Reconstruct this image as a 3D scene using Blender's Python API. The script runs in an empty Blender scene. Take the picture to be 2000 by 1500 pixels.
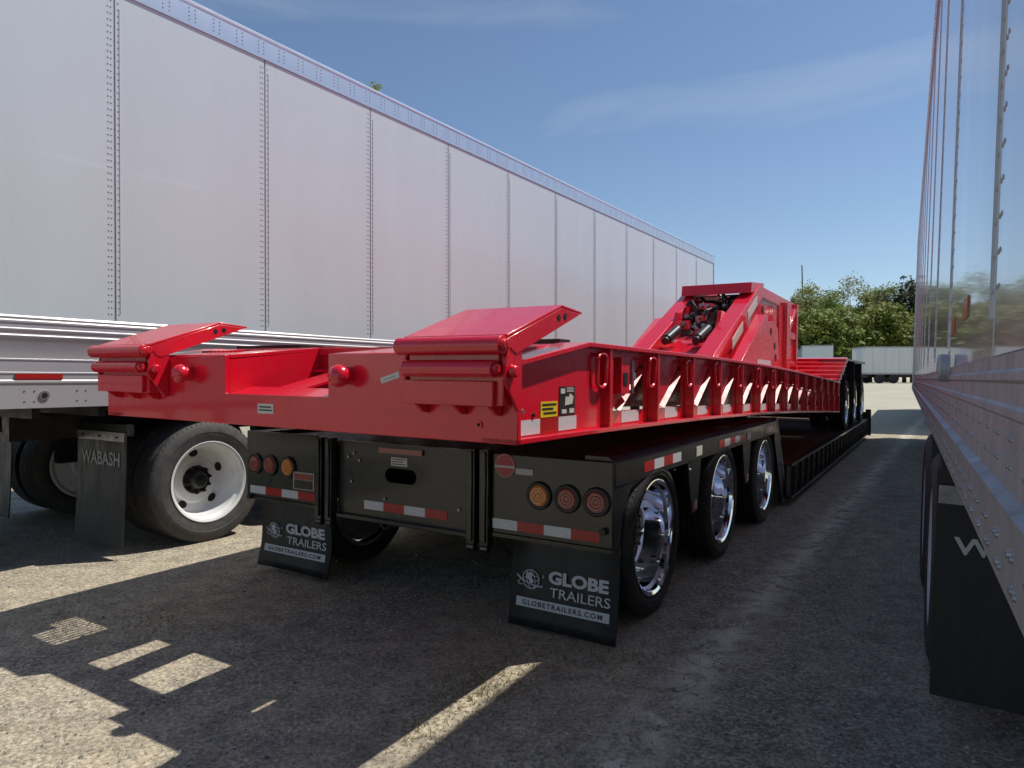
import bpy, bmesh, math, random
from math import sin, cos, atan, atan2, pi, radians, sqrt
from mathutils import Vector, Matrix
random.seed(11)
scene = bpy.context.scene
COL = scene.collection
# ------------------------------------------------------------------ camera
F = 1330.0; CH = 1.27
cam = bpy.data.objects.new('camera', bpy.data.cameras.new('camera')); COL.objects.link(cam)
cam.data.sensor_width = 36; cam.data.lens = 36 * F / 2000
cam.data.clip_start = 0.01; cam.data.clip_end = 2000
cam.location = (0, 0, CH)
cam.rotation_euler = (pi/2 - atan(10/F), 0, 0)
scene.camera = cam
# ------------------------------------------------------------------ sky + sun
SUNV = Vector((.556, .185, 1.0)).normalized()
elev = math.asin(SUNV.z); azim = atan2(SUNV.x, SUNV.y)
w = bpy.data.worlds.new('World'); scene.world = w; w.use_nodes = True
nt = w.node_tree; nt.nodes.clear()
out = nt.nodes.new('ShaderNodeOutputWorld'); bg = nt.nodes.new('ShaderNodeBackground')
sky = nt.nodes.new('ShaderNodeTexSky'); sky.sky_type = 'NISHITA'; sky.sun_disc = False
sky.sun_elevation = elev; sky.sun_rotation = azim
sky.air_density = 1.0; sky.dust_density = 0.2; sky.ozone_density = 2.6
tc = nt.nodes.new('ShaderNodeTexCoord'); mp = nt.nodes.new('ShaderNodeMapping')
mp.inputs['Scale'].default_value = (1.2, 1.2, 6.0); mp.inputs['Rotation'].default_value = (0, 0.12, 0)
mp.inputs['Location'].default_value = (3, 0, .12)
nz = nt.nodes.new('ShaderNodeTexNoise'); nz.inputs['Scale'].default_value = 1.5; nz.inputs['Detail'].default_value = 7
nz.inputs['Distortion'].default_value = 0.5
cr = nt.nodes.new('ShaderNodeValToRGB'); cr.color_ramp.elements[0].position = .52; cr.color_ramp.elements[1].position = .80
cr.color_ramp.elements[1].color = (.36, .36, .36, 1)
mx = nt.nodes.new('ShaderNodeMixRGB'); mx.inputs[2].default_value = (5.6, 6.2, 6.8, 1)
nt.links.new(tc.outputs['Generated'], mp.inputs[0]); nt.links.new(mp.outputs[0], nz.inputs[0])
nt.links.new(nz.outputs[0], cr.inputs[0]); nt.links.new(cr.outputs[0], mx.inputs[0])
nt.links.new(sky.outputs[0], mx.inputs[1]); nt.links.new(mx.outputs[0], bg.inputs[0])
bg.inputs[1].default_value = 0.104
nt.links.new(bg.outputs[0], out.inputs[0])
sun = bpy.data.objects.new('sun', bpy.data.lights.new('sun', 'SUN')); COL.objects.link(sun)
sun.data.energy = 4.4; sun.data.angle = radians(.53); sun.data.color = (1, .95, .86)
sun.rotation_euler = SUNV.to_track_quat('Z', 'Y').to_euler()
scene.view_settings.view_transform = 'Standard'; scene.view_settings.look = 'None'
scene.view_settings.gamma = 1; scene.view_settings.exposure = 0.08
scene.view_settings.use_curve_mapping = False

# ------------------------------------------------------------------ materials
def principled(name, col, rough=.5, metal=0, coat=0, spec=.5, coat_rough=.03):
    m = bpy.data.materials.new(name); m.use_nodes = True
    b = m.node_tree.nodes['Principled BSDF']
    b.inputs['Base Color'].default_value = (*col, 1); b.inputs['Roughness'].default_value = rough
    b.inputs['Metallic'].default_value = metal; b.inputs['Coat Weight'].default_value = coat
    b.inputs['Coat Roughness'].default_value = coat_rough
    b.inputs['Specular IOR Level'].default_value = spec
    return m, m.node_tree, b
def wear(name, col, col2, scale=6, lo=.45, hi=.7, rough=(.25, .5), bump=0, bscale=60, stretch=(1, 1, 1), **k):
    m, t, b = principled(name, col, **k)
    tcn = t.nodes.new('ShaderNodeTexCoord'); mpn = t.nodes.new('ShaderNodeMapping'); mpn.inputs['Scale'].default_value = stretch
    n = t.nodes.new('ShaderNodeTexNoise'); n.inputs['Scale'].default_value = scale; n.inputs['Detail'].default_value = 8; n.inputs['Roughness'].default_value = .65
    r = t.nodes.new('ShaderNodeValToRGB'); r.color_ramp.elements[0].position = lo; r.color_ramp.elements[1].position = hi
    r.color_ramp.elements[0].color = (*col, 1); r.color_ramp.elements[1].color = (*col2, 1)
    t.links.new(tcn.outputs['Object'], mpn.inputs[0]); t.links.new(mpn.outputs[0], n.inputs[0])
    t.links.new(n.outputs[0], r.inputs[0]); t.links.new(r.outputs[0], b.inputs['Base Color'])
    mr = t.nodes.new('ShaderNodeMapRange'); mr.inputs[1].default_value = .35; mr.inputs[2].default_value = .7
    mr.inputs[3].default_value = rough[0]; mr.inputs[4].default_value = rough[1]
    t.links.new(n.outputs[0], mr.inputs[0]); t.links.new(mr.outputs[0], b.inputs['Roughness'])
    if bump:
        n2 = t.nodes.new('ShaderNodeTexNoise'); n2.inputs['Scale'].default_value = bscale; n2.inputs['Detail'].default_value = 3
        t.links.new(tcn.outputs['Object'], n2.inputs[0])
        bp = t.nodes.new('ShaderNodeBump'); bp.inputs['Strength'].default_value = bump; bp.inputs['Distance'].default_value = .004
        t.links.new(n2.outputs[0], bp.inputs['Height']); t.links.new(bp.outputs[0], b.inputs['Normal'])
    return m
M = {}
M['red'] = wear('red_paint', (.70, .006, .026), (.62, .008, .026), 9, .4, .75, (.22, .34), .05, 14, coat=.55, coat_rough=.06)
_t = M['red'].node_tree; _b = _t.nodes['Principled BSDF']; _src = _b.inputs['Base Color'].links[0].from_socket
_tc = _t.nodes.new('ShaderNodeTexCoord')
_n = _t.nodes.new('ShaderNodeTexNoise'); _n.inputs['Scale'].default_value = 3.2; _n.inputs['Detail'].default_value = 10; _n.inputs['Roughness'].default_value = .72
_r = _t.nodes.new('ShaderNodeValToRGB'); _r.color_ramp.elements[0].position = .52; _r.color_ramp.elements[1].position = .80; _r.color_ramp.elements[1].color = (.30, .30, .30, 1)
_m = _t.nodes.new('ShaderNodeMixRGB'); _m.inputs[2].default_value = (.40, .07, .05, 1)
_t.links.new(_tc.outputs['Object'], _n.inputs[0]); _t.links.new(_n.outputs[0], _r.inputs[0]); _t.links.new(_r.outputs[0], _m.inputs[0]); _t.links.new(_src, _m.inputs[1]); _t.links.new(_m.outputs[0], _b.inputs['Base Color'])
M['satin_red'] = wear('satin_red_paint', (.60, .03, .04), (.5, .03, .03), 12, .4, .7, (.40, .50))
M['white'] = wear('white_skin', (.585, .665, .69), (.545, .61, .63), 2.2, .42, .8, (.20, .30), .10, 2.0, (1, 1, .16), coat=.25, coat_rough=.04)
M['white_shade'] = wear('white_gloss_skin', (.62, .64, .66), (.54, .56, .575), 2.6, .4, .8, (.13, .24), .14, 1.7, (1, 1, .16), coat=.75, coat_rough=.035)
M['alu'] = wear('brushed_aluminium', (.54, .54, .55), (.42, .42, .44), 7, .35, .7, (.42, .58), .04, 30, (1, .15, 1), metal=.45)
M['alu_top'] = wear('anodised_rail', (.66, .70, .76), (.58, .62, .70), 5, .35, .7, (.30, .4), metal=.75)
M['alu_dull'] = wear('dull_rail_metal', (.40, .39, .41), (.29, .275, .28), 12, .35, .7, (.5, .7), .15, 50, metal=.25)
M['chrome'] = wear('polished_aluminium', (.82, .84, .88), (.74, .76, .80), 8, .4, .7, (.03, .09), metal=1)
M['seam_grey'] = wear('seam_grey', (.40, .41, .43), (.30, .31, .32), 30, .4, .7, (.5, .65))
M['steel_white'] = wear('white_steel_rim', (.74, .75, .75), (.55, .52, .48), 10, .5, .9, (.3, .45))
M['black'] = wear('black_gloss_paint', (.010, .010, .010), (.030, .027, .022), 7, .5, .8, (.25, .42), .05, 10, coat=.35, coat_rough=.08)
M['frame'] = wear('black_frame_paint', (.010, .010, .011), (.028, .026, .024), 14, .45, .75, (.35, .6), .1, 40)
M['rubber'] = wear('tyre_rubber', (.014, .014, .014), (.055, .05, .042), 9, .45, .85, (.55, .8), .25, 90)
M['rubber_w'] = wear('dusty_tyre_rubber', (.045, .045, .046), (.095, .09, .083), 18, .4, .75, (.6, .85), .25, 90)
M['flap'] = wear('mud_flap_rubber', (.009, .010, .012), (.034, .033, .031), 5, .45, .85, (.4, .65), .15, 30, (4, 4, .6))
M['hole'] = principled('dark_opening', (.004, .004, .004), .8)[0]
M['tape_w'] = wear('white_reflective_tape', (.62, .64, .68), (.5, .52, .56), 60, .4, .7, (.2, .3))
M['tape_r'] = wear('red_reflective_tape', (.42, .02, .02), (.3, .012, .012), 60, .4, .7, (.2, .3))
M['lens_r'] = wear('red_lens', (.20, .012, .008), (.32, .03, .015), 90, .4, .6, (.08, .15), .5, 200, coat=1)
M['lens_a'] = wear('amber_lens', (.55, .15, .012), (.70, .24, .02), 90, .4, .6, (.08, .15), .5, 200, coat=1)
M['label'] = principled('pale_label', (.62, .6, .55), .4)[0]
M['yellow'] = principled('yellow_label', (.75, .6, .02), .4)[0]
M['ink'] = principled('black_print', (.02, .02, .022), .5)[0]
M['print'] = principled('white_print', (.50, .52, .54), .5)[0]
M['print_dim'] = principled('worn_grey_print', (.26, .27, .28), .5)[0]
M['wood'] = wear('dark_deck_wood', (.05, .024, .016), (.09, .045, .03), 7, .35, .7, (.5, .75), .3, 40, (8, 1, 1))
M['hose'] = principled('black_hose', (.02, .02, .022), .35)[0]
M['bark'] = wear('bark', (.07, .05, .035), (.12, .09, .065), 12, .4, .7, (.8, .95), .5, 40)
M['grey_steel'] = wear('grey_steel', (.34, .34, .35), (.22, .22, .23), 20, .4, .7, (.3, .45), metal=.6)
M['sticker_red'] = wear('red_round_sticker', (.42, .03, .03), (.34, .04, .035), 20, .4, .7, (.3, .4))
M['amber'] = wear('amber_reflection', (.42, .12, .03), (.3, .09, .03), 40, .4, .7, (.2, .3))  # colour of the orange reflections painted onto the right trailer
def leaf_mat(name, c1, c2):
    m, t, b = principled(name, c1, .55, spec=.3)
    g = t.nodes.new('ShaderNodeNewGeometry'); r = t.nodes.new('ShaderNodeValToRGB')
    r.color_ramp.elements[0].color = (*c1, 1); r.color_ramp.elements[1].color = (*c2, 1)
    t.links.new(g.outputs['Random Per Island'], r.inputs[0]); t.links.new(r.outputs[0], b.inputs['Base Color'])
    tr = t.nodes.new('ShaderNodeBsdfTranslucent'); mxs = t.nodes.new('ShaderNodeMixShader'); mxs.inputs[0].default_value = .5
    t.links.new(r.outputs[0], tr.inputs[0]); t.links.new(b.outputs[0], mxs.inputs[1]); t.links.new(tr.outputs[0], mxs.inputs[2])
    t.links.new(mxs.outputs[0], t.nodes['Material Output'].inputs[0])
    return m
M['leaf'] = leaf_mat('spring_leaves', (.19, .225, .045), (.36, .38, .09))
M['leaf2'] = leaf_mat('olive_leaves', (.21, .22, .06), (.38, .36, .12))
M['leaf3'] = leaf_mat('fresh_leaves', (.18, .24, .045), (.33, .40, .09))
M['leaf_d'] = leaf_mat('evergreen_needles', (.035, .055, .022), (.07, .095, .035))
M['weed'] = leaf_mat('dry_weed', (.12, .13, .04), (.3, .27, .12))

def ground_material():
    m, t, b = principled('weathered_asphalt', (.2, .19, .16), .9, spec=.25)
    L = t.links; N = t.nodes
    tcn = N.new('ShaderNodeTexCoord')
    def noise(scale, det=6, rough=.6, stretch=None, dist=0, rot=0):
        n = N.new('ShaderNodeTexNoise'); n.inputs['Scale'].default_value = scale; n.inputs['Detail'].default_value = det
        n.inputs['Roughness'].default_value = rough; n.inputs['Distortion'].default_value = dist
        mpn = N.new('ShaderNodeMapping')
        mpn.vector_type = 'TEXTURE'
        if stretch: mpn.inputs['Scale'].default_value = stretch
        mpn.inputs['Rotation'].default_value = (0, 0, rot)
        L.new(tcn.outputs['Object'], mpn.inputs[0]); L.new(mpn.outputs[0], n.inputs[0]); return n.outputs[0]
    def ramp(src, p0, c0, p1, c1):
        r = N.new('ShaderNodeValToRGB'); r.color_ramp.elements[0].position = p0; r.color_ramp.elements[1].position = p1
        r.color_ramp.elements[0].color = (*c0, 1); r.color_ramp.elements[1].color = (*c1, 1); L.new(src, r.inputs[0]); return r.outputs[0]
    def mix(fac, a, bb, mode='MIX', f=None):
        x = N.new('ShaderNodeMixRGB'); x.blend_type = mode
        if fac is None: x.inputs[0].default_value = f
        else: L.new(fac, x.inputs[0])
        L.new(a, x.inputs[1]); L.new(bb, x.inputs[2]); return x.outputs[0]
    vor = N.new('ShaderNodeTexVoronoi'); vor.inputs['Scale'].default_value = 85; vor.inputs['Randomness'].default_value = 1
    L.new(tcn.outputs['Object'], vor.inputs[0])
    sep = N.new('ShaderNodeSeparateColor'); L.new(vor.outputs['Color'], sep.inputs[0])
    stone = ramp(sep.outputs[0], .05, (.10, .094, .09), .95, (.62, .56, .45))
    stone2 = ramp(noise(170, 2, .5), .32, (.145, .138, .125), .70, (.52, .47, .38))
    a = mix(None, stone, stone2, f=.35)
    # dusty tan veil, patchy and dragged along the driving direction
    dust = ramp(noise(1.1, 9, .7, (1, 3.2, 1), .7, -.55), .40, (0, 0, 0), .66, (.85, .85, .85))
    tan = ramp(noise(60, 4, .7), .3, (.33, .28, .21), .7, (.58, .51, .39))
    a = mix(dust, a, tan)
    # darker oily patches
    oil = ramp(noise(1.6, 8, .66, (1, 1.7, 1), .5, -.5), .56, (0, 0, 0), .74, (.55, .55, .55))
    dark = ramp(noise(90, 3, .6), .3, (.08, .08, .08), .7, (.19, .18, .165))
    a = mix(oil, a, dark)
    spk = ramp(noise(52, 4, .8), .36, (.46, .455, .45), .64, (1.45, 1.43, 1.38)); a = mix(None, a, spk, 'MULTIPLY', .8)
    spk2 = ramp(noise(7, 5, .7), .32, (.62, .61, .60), .68, (1.28, 1.26, 1.2)); a = mix(None, a, spk2, 'MULTIPLY', .8)
    # far lot is paler gravel
    geo = N.new('ShaderNodeSeparateXYZ'); L.new(tcn.outputs['Object'], geo.inputs[0])
    far = N.new('ShaderNodeMapRange'); far.inputs[1].default_value = 14; far.inputs[2].default_value = 28
    L.new(geo.outputs[1], far.inputs[0])
    pale = ramp(noise(.8, 7, .65, (2.5, .7, 1)), .3, (.36, .33, .255), .7, (.48, .44, .35))
    a = mix(far.outputs[0], a, pale)
    # reflected light spots and dust painted as a pale streak along the lane
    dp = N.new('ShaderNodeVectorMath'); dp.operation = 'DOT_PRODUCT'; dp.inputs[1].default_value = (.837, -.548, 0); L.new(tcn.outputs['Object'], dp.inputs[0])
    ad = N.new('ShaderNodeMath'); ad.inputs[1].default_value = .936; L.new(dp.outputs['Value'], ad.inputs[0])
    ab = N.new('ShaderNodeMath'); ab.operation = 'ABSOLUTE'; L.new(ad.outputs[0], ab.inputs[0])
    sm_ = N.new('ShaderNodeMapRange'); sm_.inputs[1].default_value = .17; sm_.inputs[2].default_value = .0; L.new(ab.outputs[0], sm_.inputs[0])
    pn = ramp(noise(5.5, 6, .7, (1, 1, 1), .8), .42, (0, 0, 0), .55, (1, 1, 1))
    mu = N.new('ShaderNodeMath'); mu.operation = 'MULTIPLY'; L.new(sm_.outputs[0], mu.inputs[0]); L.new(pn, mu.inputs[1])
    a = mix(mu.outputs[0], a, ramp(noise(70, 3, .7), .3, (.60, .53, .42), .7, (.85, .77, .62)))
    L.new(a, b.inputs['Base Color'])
    bp = N.new('ShaderNodeBump'); bp.inputs['Strength'].default_value = .8; bp.inputs['Distance'].default_value = .004
    L.new(noise(130, 3, .6), bp.inputs['Height'])
    bp2 = N.new('ShaderNodeBump'); bp2.inputs['Strength'].default_value = .4; bp2.inputs['Distance'].default_value = .010
    L.new(noise(22, 6, .7), bp2.inputs['Height']); L.new(bp.outputs[0], bp2.inputs['Normal']); L.new(bp2.outputs[0], b.inputs['Normal'])
    return m
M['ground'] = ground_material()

# ------------------------------------------------------------------ mesh helpers
class MB:
    def __init__(s): s.v = []; s.f = []; s.mi = []
    def add(s, vs, fs, mi=0):
        o = len(s.v); s.v += [tuple(p) for p in vs]; s.f += [tuple(i + o for i in f) for f in fs]; s.mi += [mi] * len(fs); return s
    def box(s, x0, x1, y0, y1, z0, z1, mi=0):
        return s.add([(x, y, z) for z in (z0, z1) for y in (y0, y1) for x in (x0, x1)],
                     [(0, 2, 3, 1), (4, 5, 7, 6), (0, 1, 5, 4), (2, 6, 7, 3), (0, 4, 6, 2), (1, 3, 7, 5)], mi)
    def prism(s, pts, a, b, axis='x', mi=0):
        """pts polygon in the plane across axis: x -> (y,z); y -> (x,z); z -> (x,y)"""
        def P(p, t): return {'x': (t, p[0], p[1]), 'y': (p[0], t, p[1]), 'z': (p[0], p[1], t)}[axis]
        n = len(pts)
        return s.add([P(p, a) for p in pts] + [P(p, b) for p in pts],
                     [tuple(range(n)), tuple(range(2 * n - 1, n - 1, -1))] + [(i, (i + 1) % n, (i + 1) % n + n, i + n) for i in range(n)], mi)
    def strip(s, prof, y0, y1, n=1, mi=0):
        """profile (x,z) swept along y as an open sheet"""
        k = len(prof); ys = [y0 + (y1 - y0) * i / n for i in range(n + 1)]
        return s.add([(p[0], y, p[1]) for y in ys for p in prof],
                     [(j * k + i, j * k + i + 1, (j + 1) * k + i + 1, (j + 1) * k + i) for j in range(n) for i in range(k - 1)], mi)
    def cyl(s, p, q, r, n=16, r2=None, cap=True, mi=0):
        p, q = Vector(p), Vector(q); d = (q - p).normalized(); u = d.orthogonal().normalized(); v = d.cross(u); r2 = r if r2 is None else r2
        A = [p + (u * cos(2*pi*i/n) + v * sin(2*pi*i/n)) * r for i in range(n)] + [q + (u * cos(2*pi*i/n) + v * sin(2*pi*i/n)) * r2 for i in range(n)]
        fs = [(i, (i + 1) % n, (i + 1) % n + n, i + n) for i in range(n)]
        if cap: fs += [tuple(range(n))[::-1], tuple(range(n, 2 * n))]
        return s.add(A, fs, mi)
    def lathe(s, c, prof, n=48, mi=0, mis=None, axis=(1, 0, 0)):
        """prof list of (t along axis, r)"""
        c = Vector(c); d = Vector(axis).normalized(); u = Vector((0, 0, 1)) if abs(d.z) < .9 else Vector((1, 0, 0)); v = d.cross(u)
        k = len(prof); vs = []
        for i in range(n):
            e = u * cos(2*pi*i/n) + v * sin(2*pi*i/n)
            vs += [c + d * t + e * r for t, r in prof]
        o = len(s.v); s.v += [tuple(p) for p in vs]
        for i in range(n):
            a = i * k; b = ((i + 1) % n) * k
            for j in range(k - 1):
                s.f.append((o + a + j, o + a + j + 1, o + b + j + 1, o + b + j)); s.mi.append(mis[j] if mis else mi)
        return s
    def tube(s, pts, r, n=8, closed=False, mi=0):
        pts = [Vector(p) for p in pts]; N = len(pts); rings = []
        for i, p in enumerate(pts):
            a = pts[(i - 1) % N] if (closed or i > 0) else p; b = pts[(i + 1) % N] if (closed or i < N - 1) else p
            d = (b - a).normalized(); u = d.cross(Vector((.123, .3, 1))).normalized(); v = d.cross(u)
            rings.append([p + (u * cos(2*pi*k/n) + v * sin(2*pi*k/n)) * r for k in range(n)])
        o = len(s.v); s.v += [tuple(q) for rg in rings for q in rg]
        for i in range(N if closed else N - 1):
            j = (i + 1) % N
            for k in range(n):
                s.f.append((o + i*n + k, o + i*n + (k+1) % n, o + j*n + (k+1) % n, o + j*n + k)); s.mi.append(mi)
        if not closed:
            s.f += [tuple(o + k for k in range(n))[::-1], tuple(o + (N-1)*n + k for k in range(n))]; s.mi += [mi, mi]
        return s
    def dome(s, c, d, r, h=None, n=6, mi=0):
        """small rivet head on a surface, pointing along d"""
        c = Vector(c); d = Vector(d).normalized(); u = d.orthogonal().normalized(); v = d.cross(u); h = h or r * .6
        A = [c + (u*cos(2*pi*i/n) + v*sin(2*pi*i/n)) * r for i in range(n)] + [c + d*h*.75 + (u*cos(2*pi*i/n) + v*sin(2*pi*i/n)) * r*.65 for i in range(n)] + [c + d*h]
        return s.add(A, [(i, (i+1) % n, (i+1) % n + n, i + n) for i in range(n)] + [(i + n, (i+1) % n + n, 2*n) for i in range(n)], mi)
    def mesh(s, name, mats, base=(0, 0, 0), smooth=True, recalc=True):
        me = bpy.data.meshes.new(name)
        me.from_pydata([(p[0]-base[0], p[1]-base[1], p[2]-base[2]) for p in s.v], [], s.f)
        for m_ in (mats if isinstance(mats, (list, tuple)) else [mats]): me.materials.append(M[m_] if isinstance(m_, str) else m_)
        me.polygons.foreach_set('material_index', s.mi)
        if recalc:
            bm = bmesh.new(); bm.from_mesh(me); bmesh.ops.recalc_face_normals(bm, faces=bm.faces); bm.to_mesh(me); bm.free()
        if smooth:
            me.polygons.foreach_set('use_smooth', [True] * len(me.polygons)); me.set_sharp_from_angle(angle=radians(33))
        me.update(); return me
class Thing:
    """Empty at the base of a thing; children are given in the yard frame (lateral, along, up)"""
    def __init__(s, name, label, cat, theta, base, lean=0, group=None, mirror=1):
        s.th = theta; s.base = base; s.mirror = mirror
        e = bpy.data.objects.new(name, None); COL.objects.link(e)
        X = base[0] * cos(theta) + base[1] * sin(theta); Y = -base[0] * sin(theta) + base[1] * cos(theta)
        e.matrix_world = Matrix.Translation((X, Y, base[2])) @ Matrix.Rotation(-theta, 4, 'Z') @ Matrix.Rotation(lean, 4, 'Y')
        e['label'] = label; e['category'] = cat
        if group: e['group'] = group
        e.empty_display_size = .3; s.e = e
    def part(s, name, mb, mats, parent=None, label=None, stuff=False, bevel=0, smooth=True, off=None):
        me = mb.mesh(name, mats, off if off is not None else s.base, smooth)
        o = bpy.data.objects.new(name, me); COL.objects.link(o); o.parent = parent or s.e
        if label: o['label'] = label
        if stuff: o['kind'] = 'stuff'
        if bevel:
            b = o.modifiers.new('bevel', 'BEVEL'); b.width = bevel; b.segments = 2; b.limit_method = 'ANGLE'; b.angle_limit = radians(40)
        return o
    def group(s, name, loc, label=None, parent=None):
        e = bpy.data.objects.new(name, None); COL.objects.link(e); e.parent = parent or s.e
        e.location = Vector(loc) - Vector(s.base); e.empty_display_size = .1
        if label: e['label'] = label
        return e
TL = atan(890/F); TR = atan(825/F); TG = atan(772/F)
def lerp(tab, x):
    for (a, b), (c, d) in zip(tab, tab[1:]):
        if x <= c: return b + (d - b) * (max(x, a) - a) / (c - a)
    return tab[-1][1]
FONT = {}
def text_mb(txt, size, weight=0, spacing=1.0, shear=0, align='LEFT'):
    cu = bpy.data.curves.new('t', 'FONT'); cu.body = txt; cu.size = size; cu.offset = weight; cu.space_character = spacing; cu.shear = shear; cu.align_x = align
    cu.resolution_u = 3
    ob = bpy.data.objects.new('t', cu); COL.objects.link(ob); bpy.context.view_layer.update()
    me = bpy.data.meshes.new_from_object(ob.evaluated_get(bpy.context.evaluated_depsgraph_get()))
    vs = [tuple(v.co) for v in me.vertices]; fs = [tuple(p.vertices) for p in me.polygons]
    bpy.data.objects.remove(ob); bpy.data.curves.remove(cu); bpy.data.meshes.remove(me)
    return vs, fs
def put_text(mb, txt, size, lat, s, z, width=None, height=None, mi=0, **k):
    """lettering on a plane facing the rear, reading along +lateral; s may be a function of z"""
    vs, fs = text_mb(txt, size, **k)
    x0 = min(v[0] for v in vs); x1 = max(v[0] for v in vs); y0 = min(v[1] for v in vs); y1 = max(v[1] for v in vs)
    kx = (width / (x1 - x0)) if width else 1; ky = (height / (y1 - y0)) if height else 1
    sf = s if callable(s) else (lambda zz: s)
    P = [(lat + (v[0] - x0) * kx, sf(z + (v[1] - y0) * ky), z + (v[1] - y0) * ky) for v in vs]
    mb.add(P, fs, mi)

# ------------------------------------------------------------------ ground
def build_ground():
    xs = [-500, -200, -100, -60, -40, -25, -15, -8, -4, 0, 4, 8, 15, 25, 40, 60, 100, 200, 500]
    ys = [-300, -60, -20, -8, -2, 0, 2, 4, 8, 14, 20, 26, 32, 36] + [36 + i * 2 for i in range(1, 14)] + [80, 120, 200, 700]
    def h(y): t = min(1, max(0, (y - 36) / 24)); return .85 * t * t * (3 - 2 * t)
    vs = [(x, y, h(y)) for y in ys for x in xs]; k = len(xs)
    me = bpy.data.meshes.new('ground')
    me.from_pydata(vs, [], [(j*k+i, j*k+i+1, (j+1)*k+i+1, (j+1)*k+i) for j in range(len(ys)-1) for i in range(k-1)])
    me.materials.append(M['ground']); me.polygons.foreach_set('use_smooth', [True] * len(me.polygons))
    o = bpy.data.objects.new('ground', me); COL.objects.link(o); o['kind'] = 'structure'
build_ground()

# ------------------------------------------------------------------ wheels (axis along local x, outer face towards +x)
def tyre_mb(R, W, rr, grooves=4):
    w = W / 2; pr = []
    pr += [(-w*.72, rr), (-w*.86, rr+.02), (-w, rr + (R-rr)*.35), (-w*1.02, rr + (R-rr)*.55), (-w*.97, R-.035), (-w*.86, R-.008)]
    xs = [-w*.8 + 1.6*w*i/(grooves*2+2) for i in range(grooves*2+3)]
    pr.append((-w*.8, R))
    seg = 1.6*w/(grooves+1)
    for g in range(1, grooves+1):
        x = -w*.8 + seg*g
        pr += [(x-.007, R+.002), (x-.005, R-.012), (x+.005, R-.012), (x+.007, R+.002)]
    pr.append((w*.8, R))
    pr += [(w*.86, R-.008), (w*.93, R-.022), (w*.95, R-.03), (w*.97, R-.035), (w*1.005, rr + (R-rr)*.62), (w*1.02, rr + (R-rr)*.58), (w*1.02, rr + (R-rr)*.5), (w*1.0, rr + (R-rr)*.48),
           (w*.99, rr + (R-rr)*.3), (w*.93, rr+.028), (w*.93, rr+.02), (w*.86, rr+.012), (w*.72, rr-.006)]
    mb = MB(); mb.lathe((0, 0, 0), pr, 72)
    # shoulder sipes
    for i in range(72):
        a = 2*pi*(i+.5)/72
        for sx in (-1, 1):
            p = Vector((sx*w*.90, cos(a)*(R-.012), sin(a)*(R-.012))); t = Vector((0, -sin(a), cos(a)))
            q = p + Vector((-sx*.02, cos(a)*.0105, sin(a)*.0105)); e = Vector((sx*.003, cos(a)*.003, sin(a)*.003))
            mb.add([p - t*.004 + e, p + t*.004 + e, q + t*.004 + e, q - t*.004 + e], [(0, 1, 2, 3)])
    return mb
def rim_mb(rr, W, holes, deep):
    w = W/2; mb = MB()
    d = w*.9 - deep
    pr = [(-w*.8, rr+.01), (-w*.8, rr-.012), (-w*.5, rr-.04), (d-.012, rr-.045), (d-.012, rr*.42), (-w*.8, rr*.36), (-w*.8, 0.02)]
    mb.lathe((0, 0, 0), pr, 48)                                    # back of barrel and disc
    pr = [(w*.80, rr-.012), (w*.93, rr+.004), (w*.945, rr+.012), (w*.955, rr+.006), (w*.90, rr-.010), (w*.72, rr-.014), (w*.60, rr-.030),
          (w*.30, rr-.034), (d+.03, rr-.040), (d+.008, rr-.052), (d, rr-.07), (d-.004, rr*.62), (d+.010, rr*.56), (d+.012, rr*.30)]
    mb.lathe((0, 0, 0), pr, 64)
    n = holes
    for i in range(n):
        a = 2*pi*i/n + .2; r = rr*.70; c = Vector((d+.0035, cos(a)*r, sin(a)*r)); u = Vector((0, cos(a), sin(a))); v = Vector((0, -sin(a), cos(a)))
        k = 16; rim_ = [c + Vector((.002, 0, 0)) + u*cos(2*pi*j/k)*.034 + v*sin(2*pi*j/k)*.044 for j in range(k)]
        inn = [c + Vector((.002, 0, 0)) + u*cos(2*pi*j/k)*.030 + v*sin(2*pi*j/k)*.039 for j in range(k)]
        low = [p - Vector((.004, 0, 0)) for p in rim_]
        mb.add(rim_ + inn + low, [(j, (j+1) % k, (j+1) % k + k, j + k) for j in range(k)] + [(j, j+2*k, (j+1) % k + 2*k, (j+1) % k) for j in range(k)])
        mb.add([p - Vector((.001, 0, 0)) for p in inn], [tuple(range(k))], 1)
    return mb
def hub_mb(rr, W, deep, out_, k=1):
    rr *= k; w = W/2; d = w*.9 - deep; mb = MB()
    mb.lathe((0, 0, 0), [(d+.013, rr*.50), (d+.022, rr*.49), (d+.024, rr*.36), (d+.04, rr*.33), (d+out_*.8, rr*.29), (d+out_*.92, rr*.26), (d+out_, rr*.20), (d+out_, 0.001)], 32)
    for i in range(10):
        a = 2*pi*i/10; c = Vector((d+.024, cos(a)*rr*.445, sin(a)*rr*.445))
        mb.cyl(c, c + Vector((.022, 0, 0)), .0165, 6, .0155); mb.cyl(c, c + Vector((.038, 0, 0)), .009, 8)
    for i in range(6):
        a = 2*pi*i/6+.2; c = Vector((d+out_, cos(a)*rr*.15, sin(a)*rr*.15)); mb.cyl(c, c + Vector((.006, 0, 0)), .007, 6)
    return mb
WM = {}
def wheel_meshes(key, R, W, rr, tm, rm, hm, holes, deep, out_):
    WM[key] = dict(R=R, W=W, tyre=tyre_mb(R, W, rr).mesh('tyre', tm), rim=rim_mb(rr, W, holes, deep).mesh('rim', [rm, 'hole']),
                   hub=hub_mb(rr, W, deep, out_, .74 if key == 'van' else 1).mesh('hub', hm))
wheel_meshes('van', .468, .28, .305, 'rubber_w', 'steel_white', 'frame', 5, .20, .09)
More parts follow.
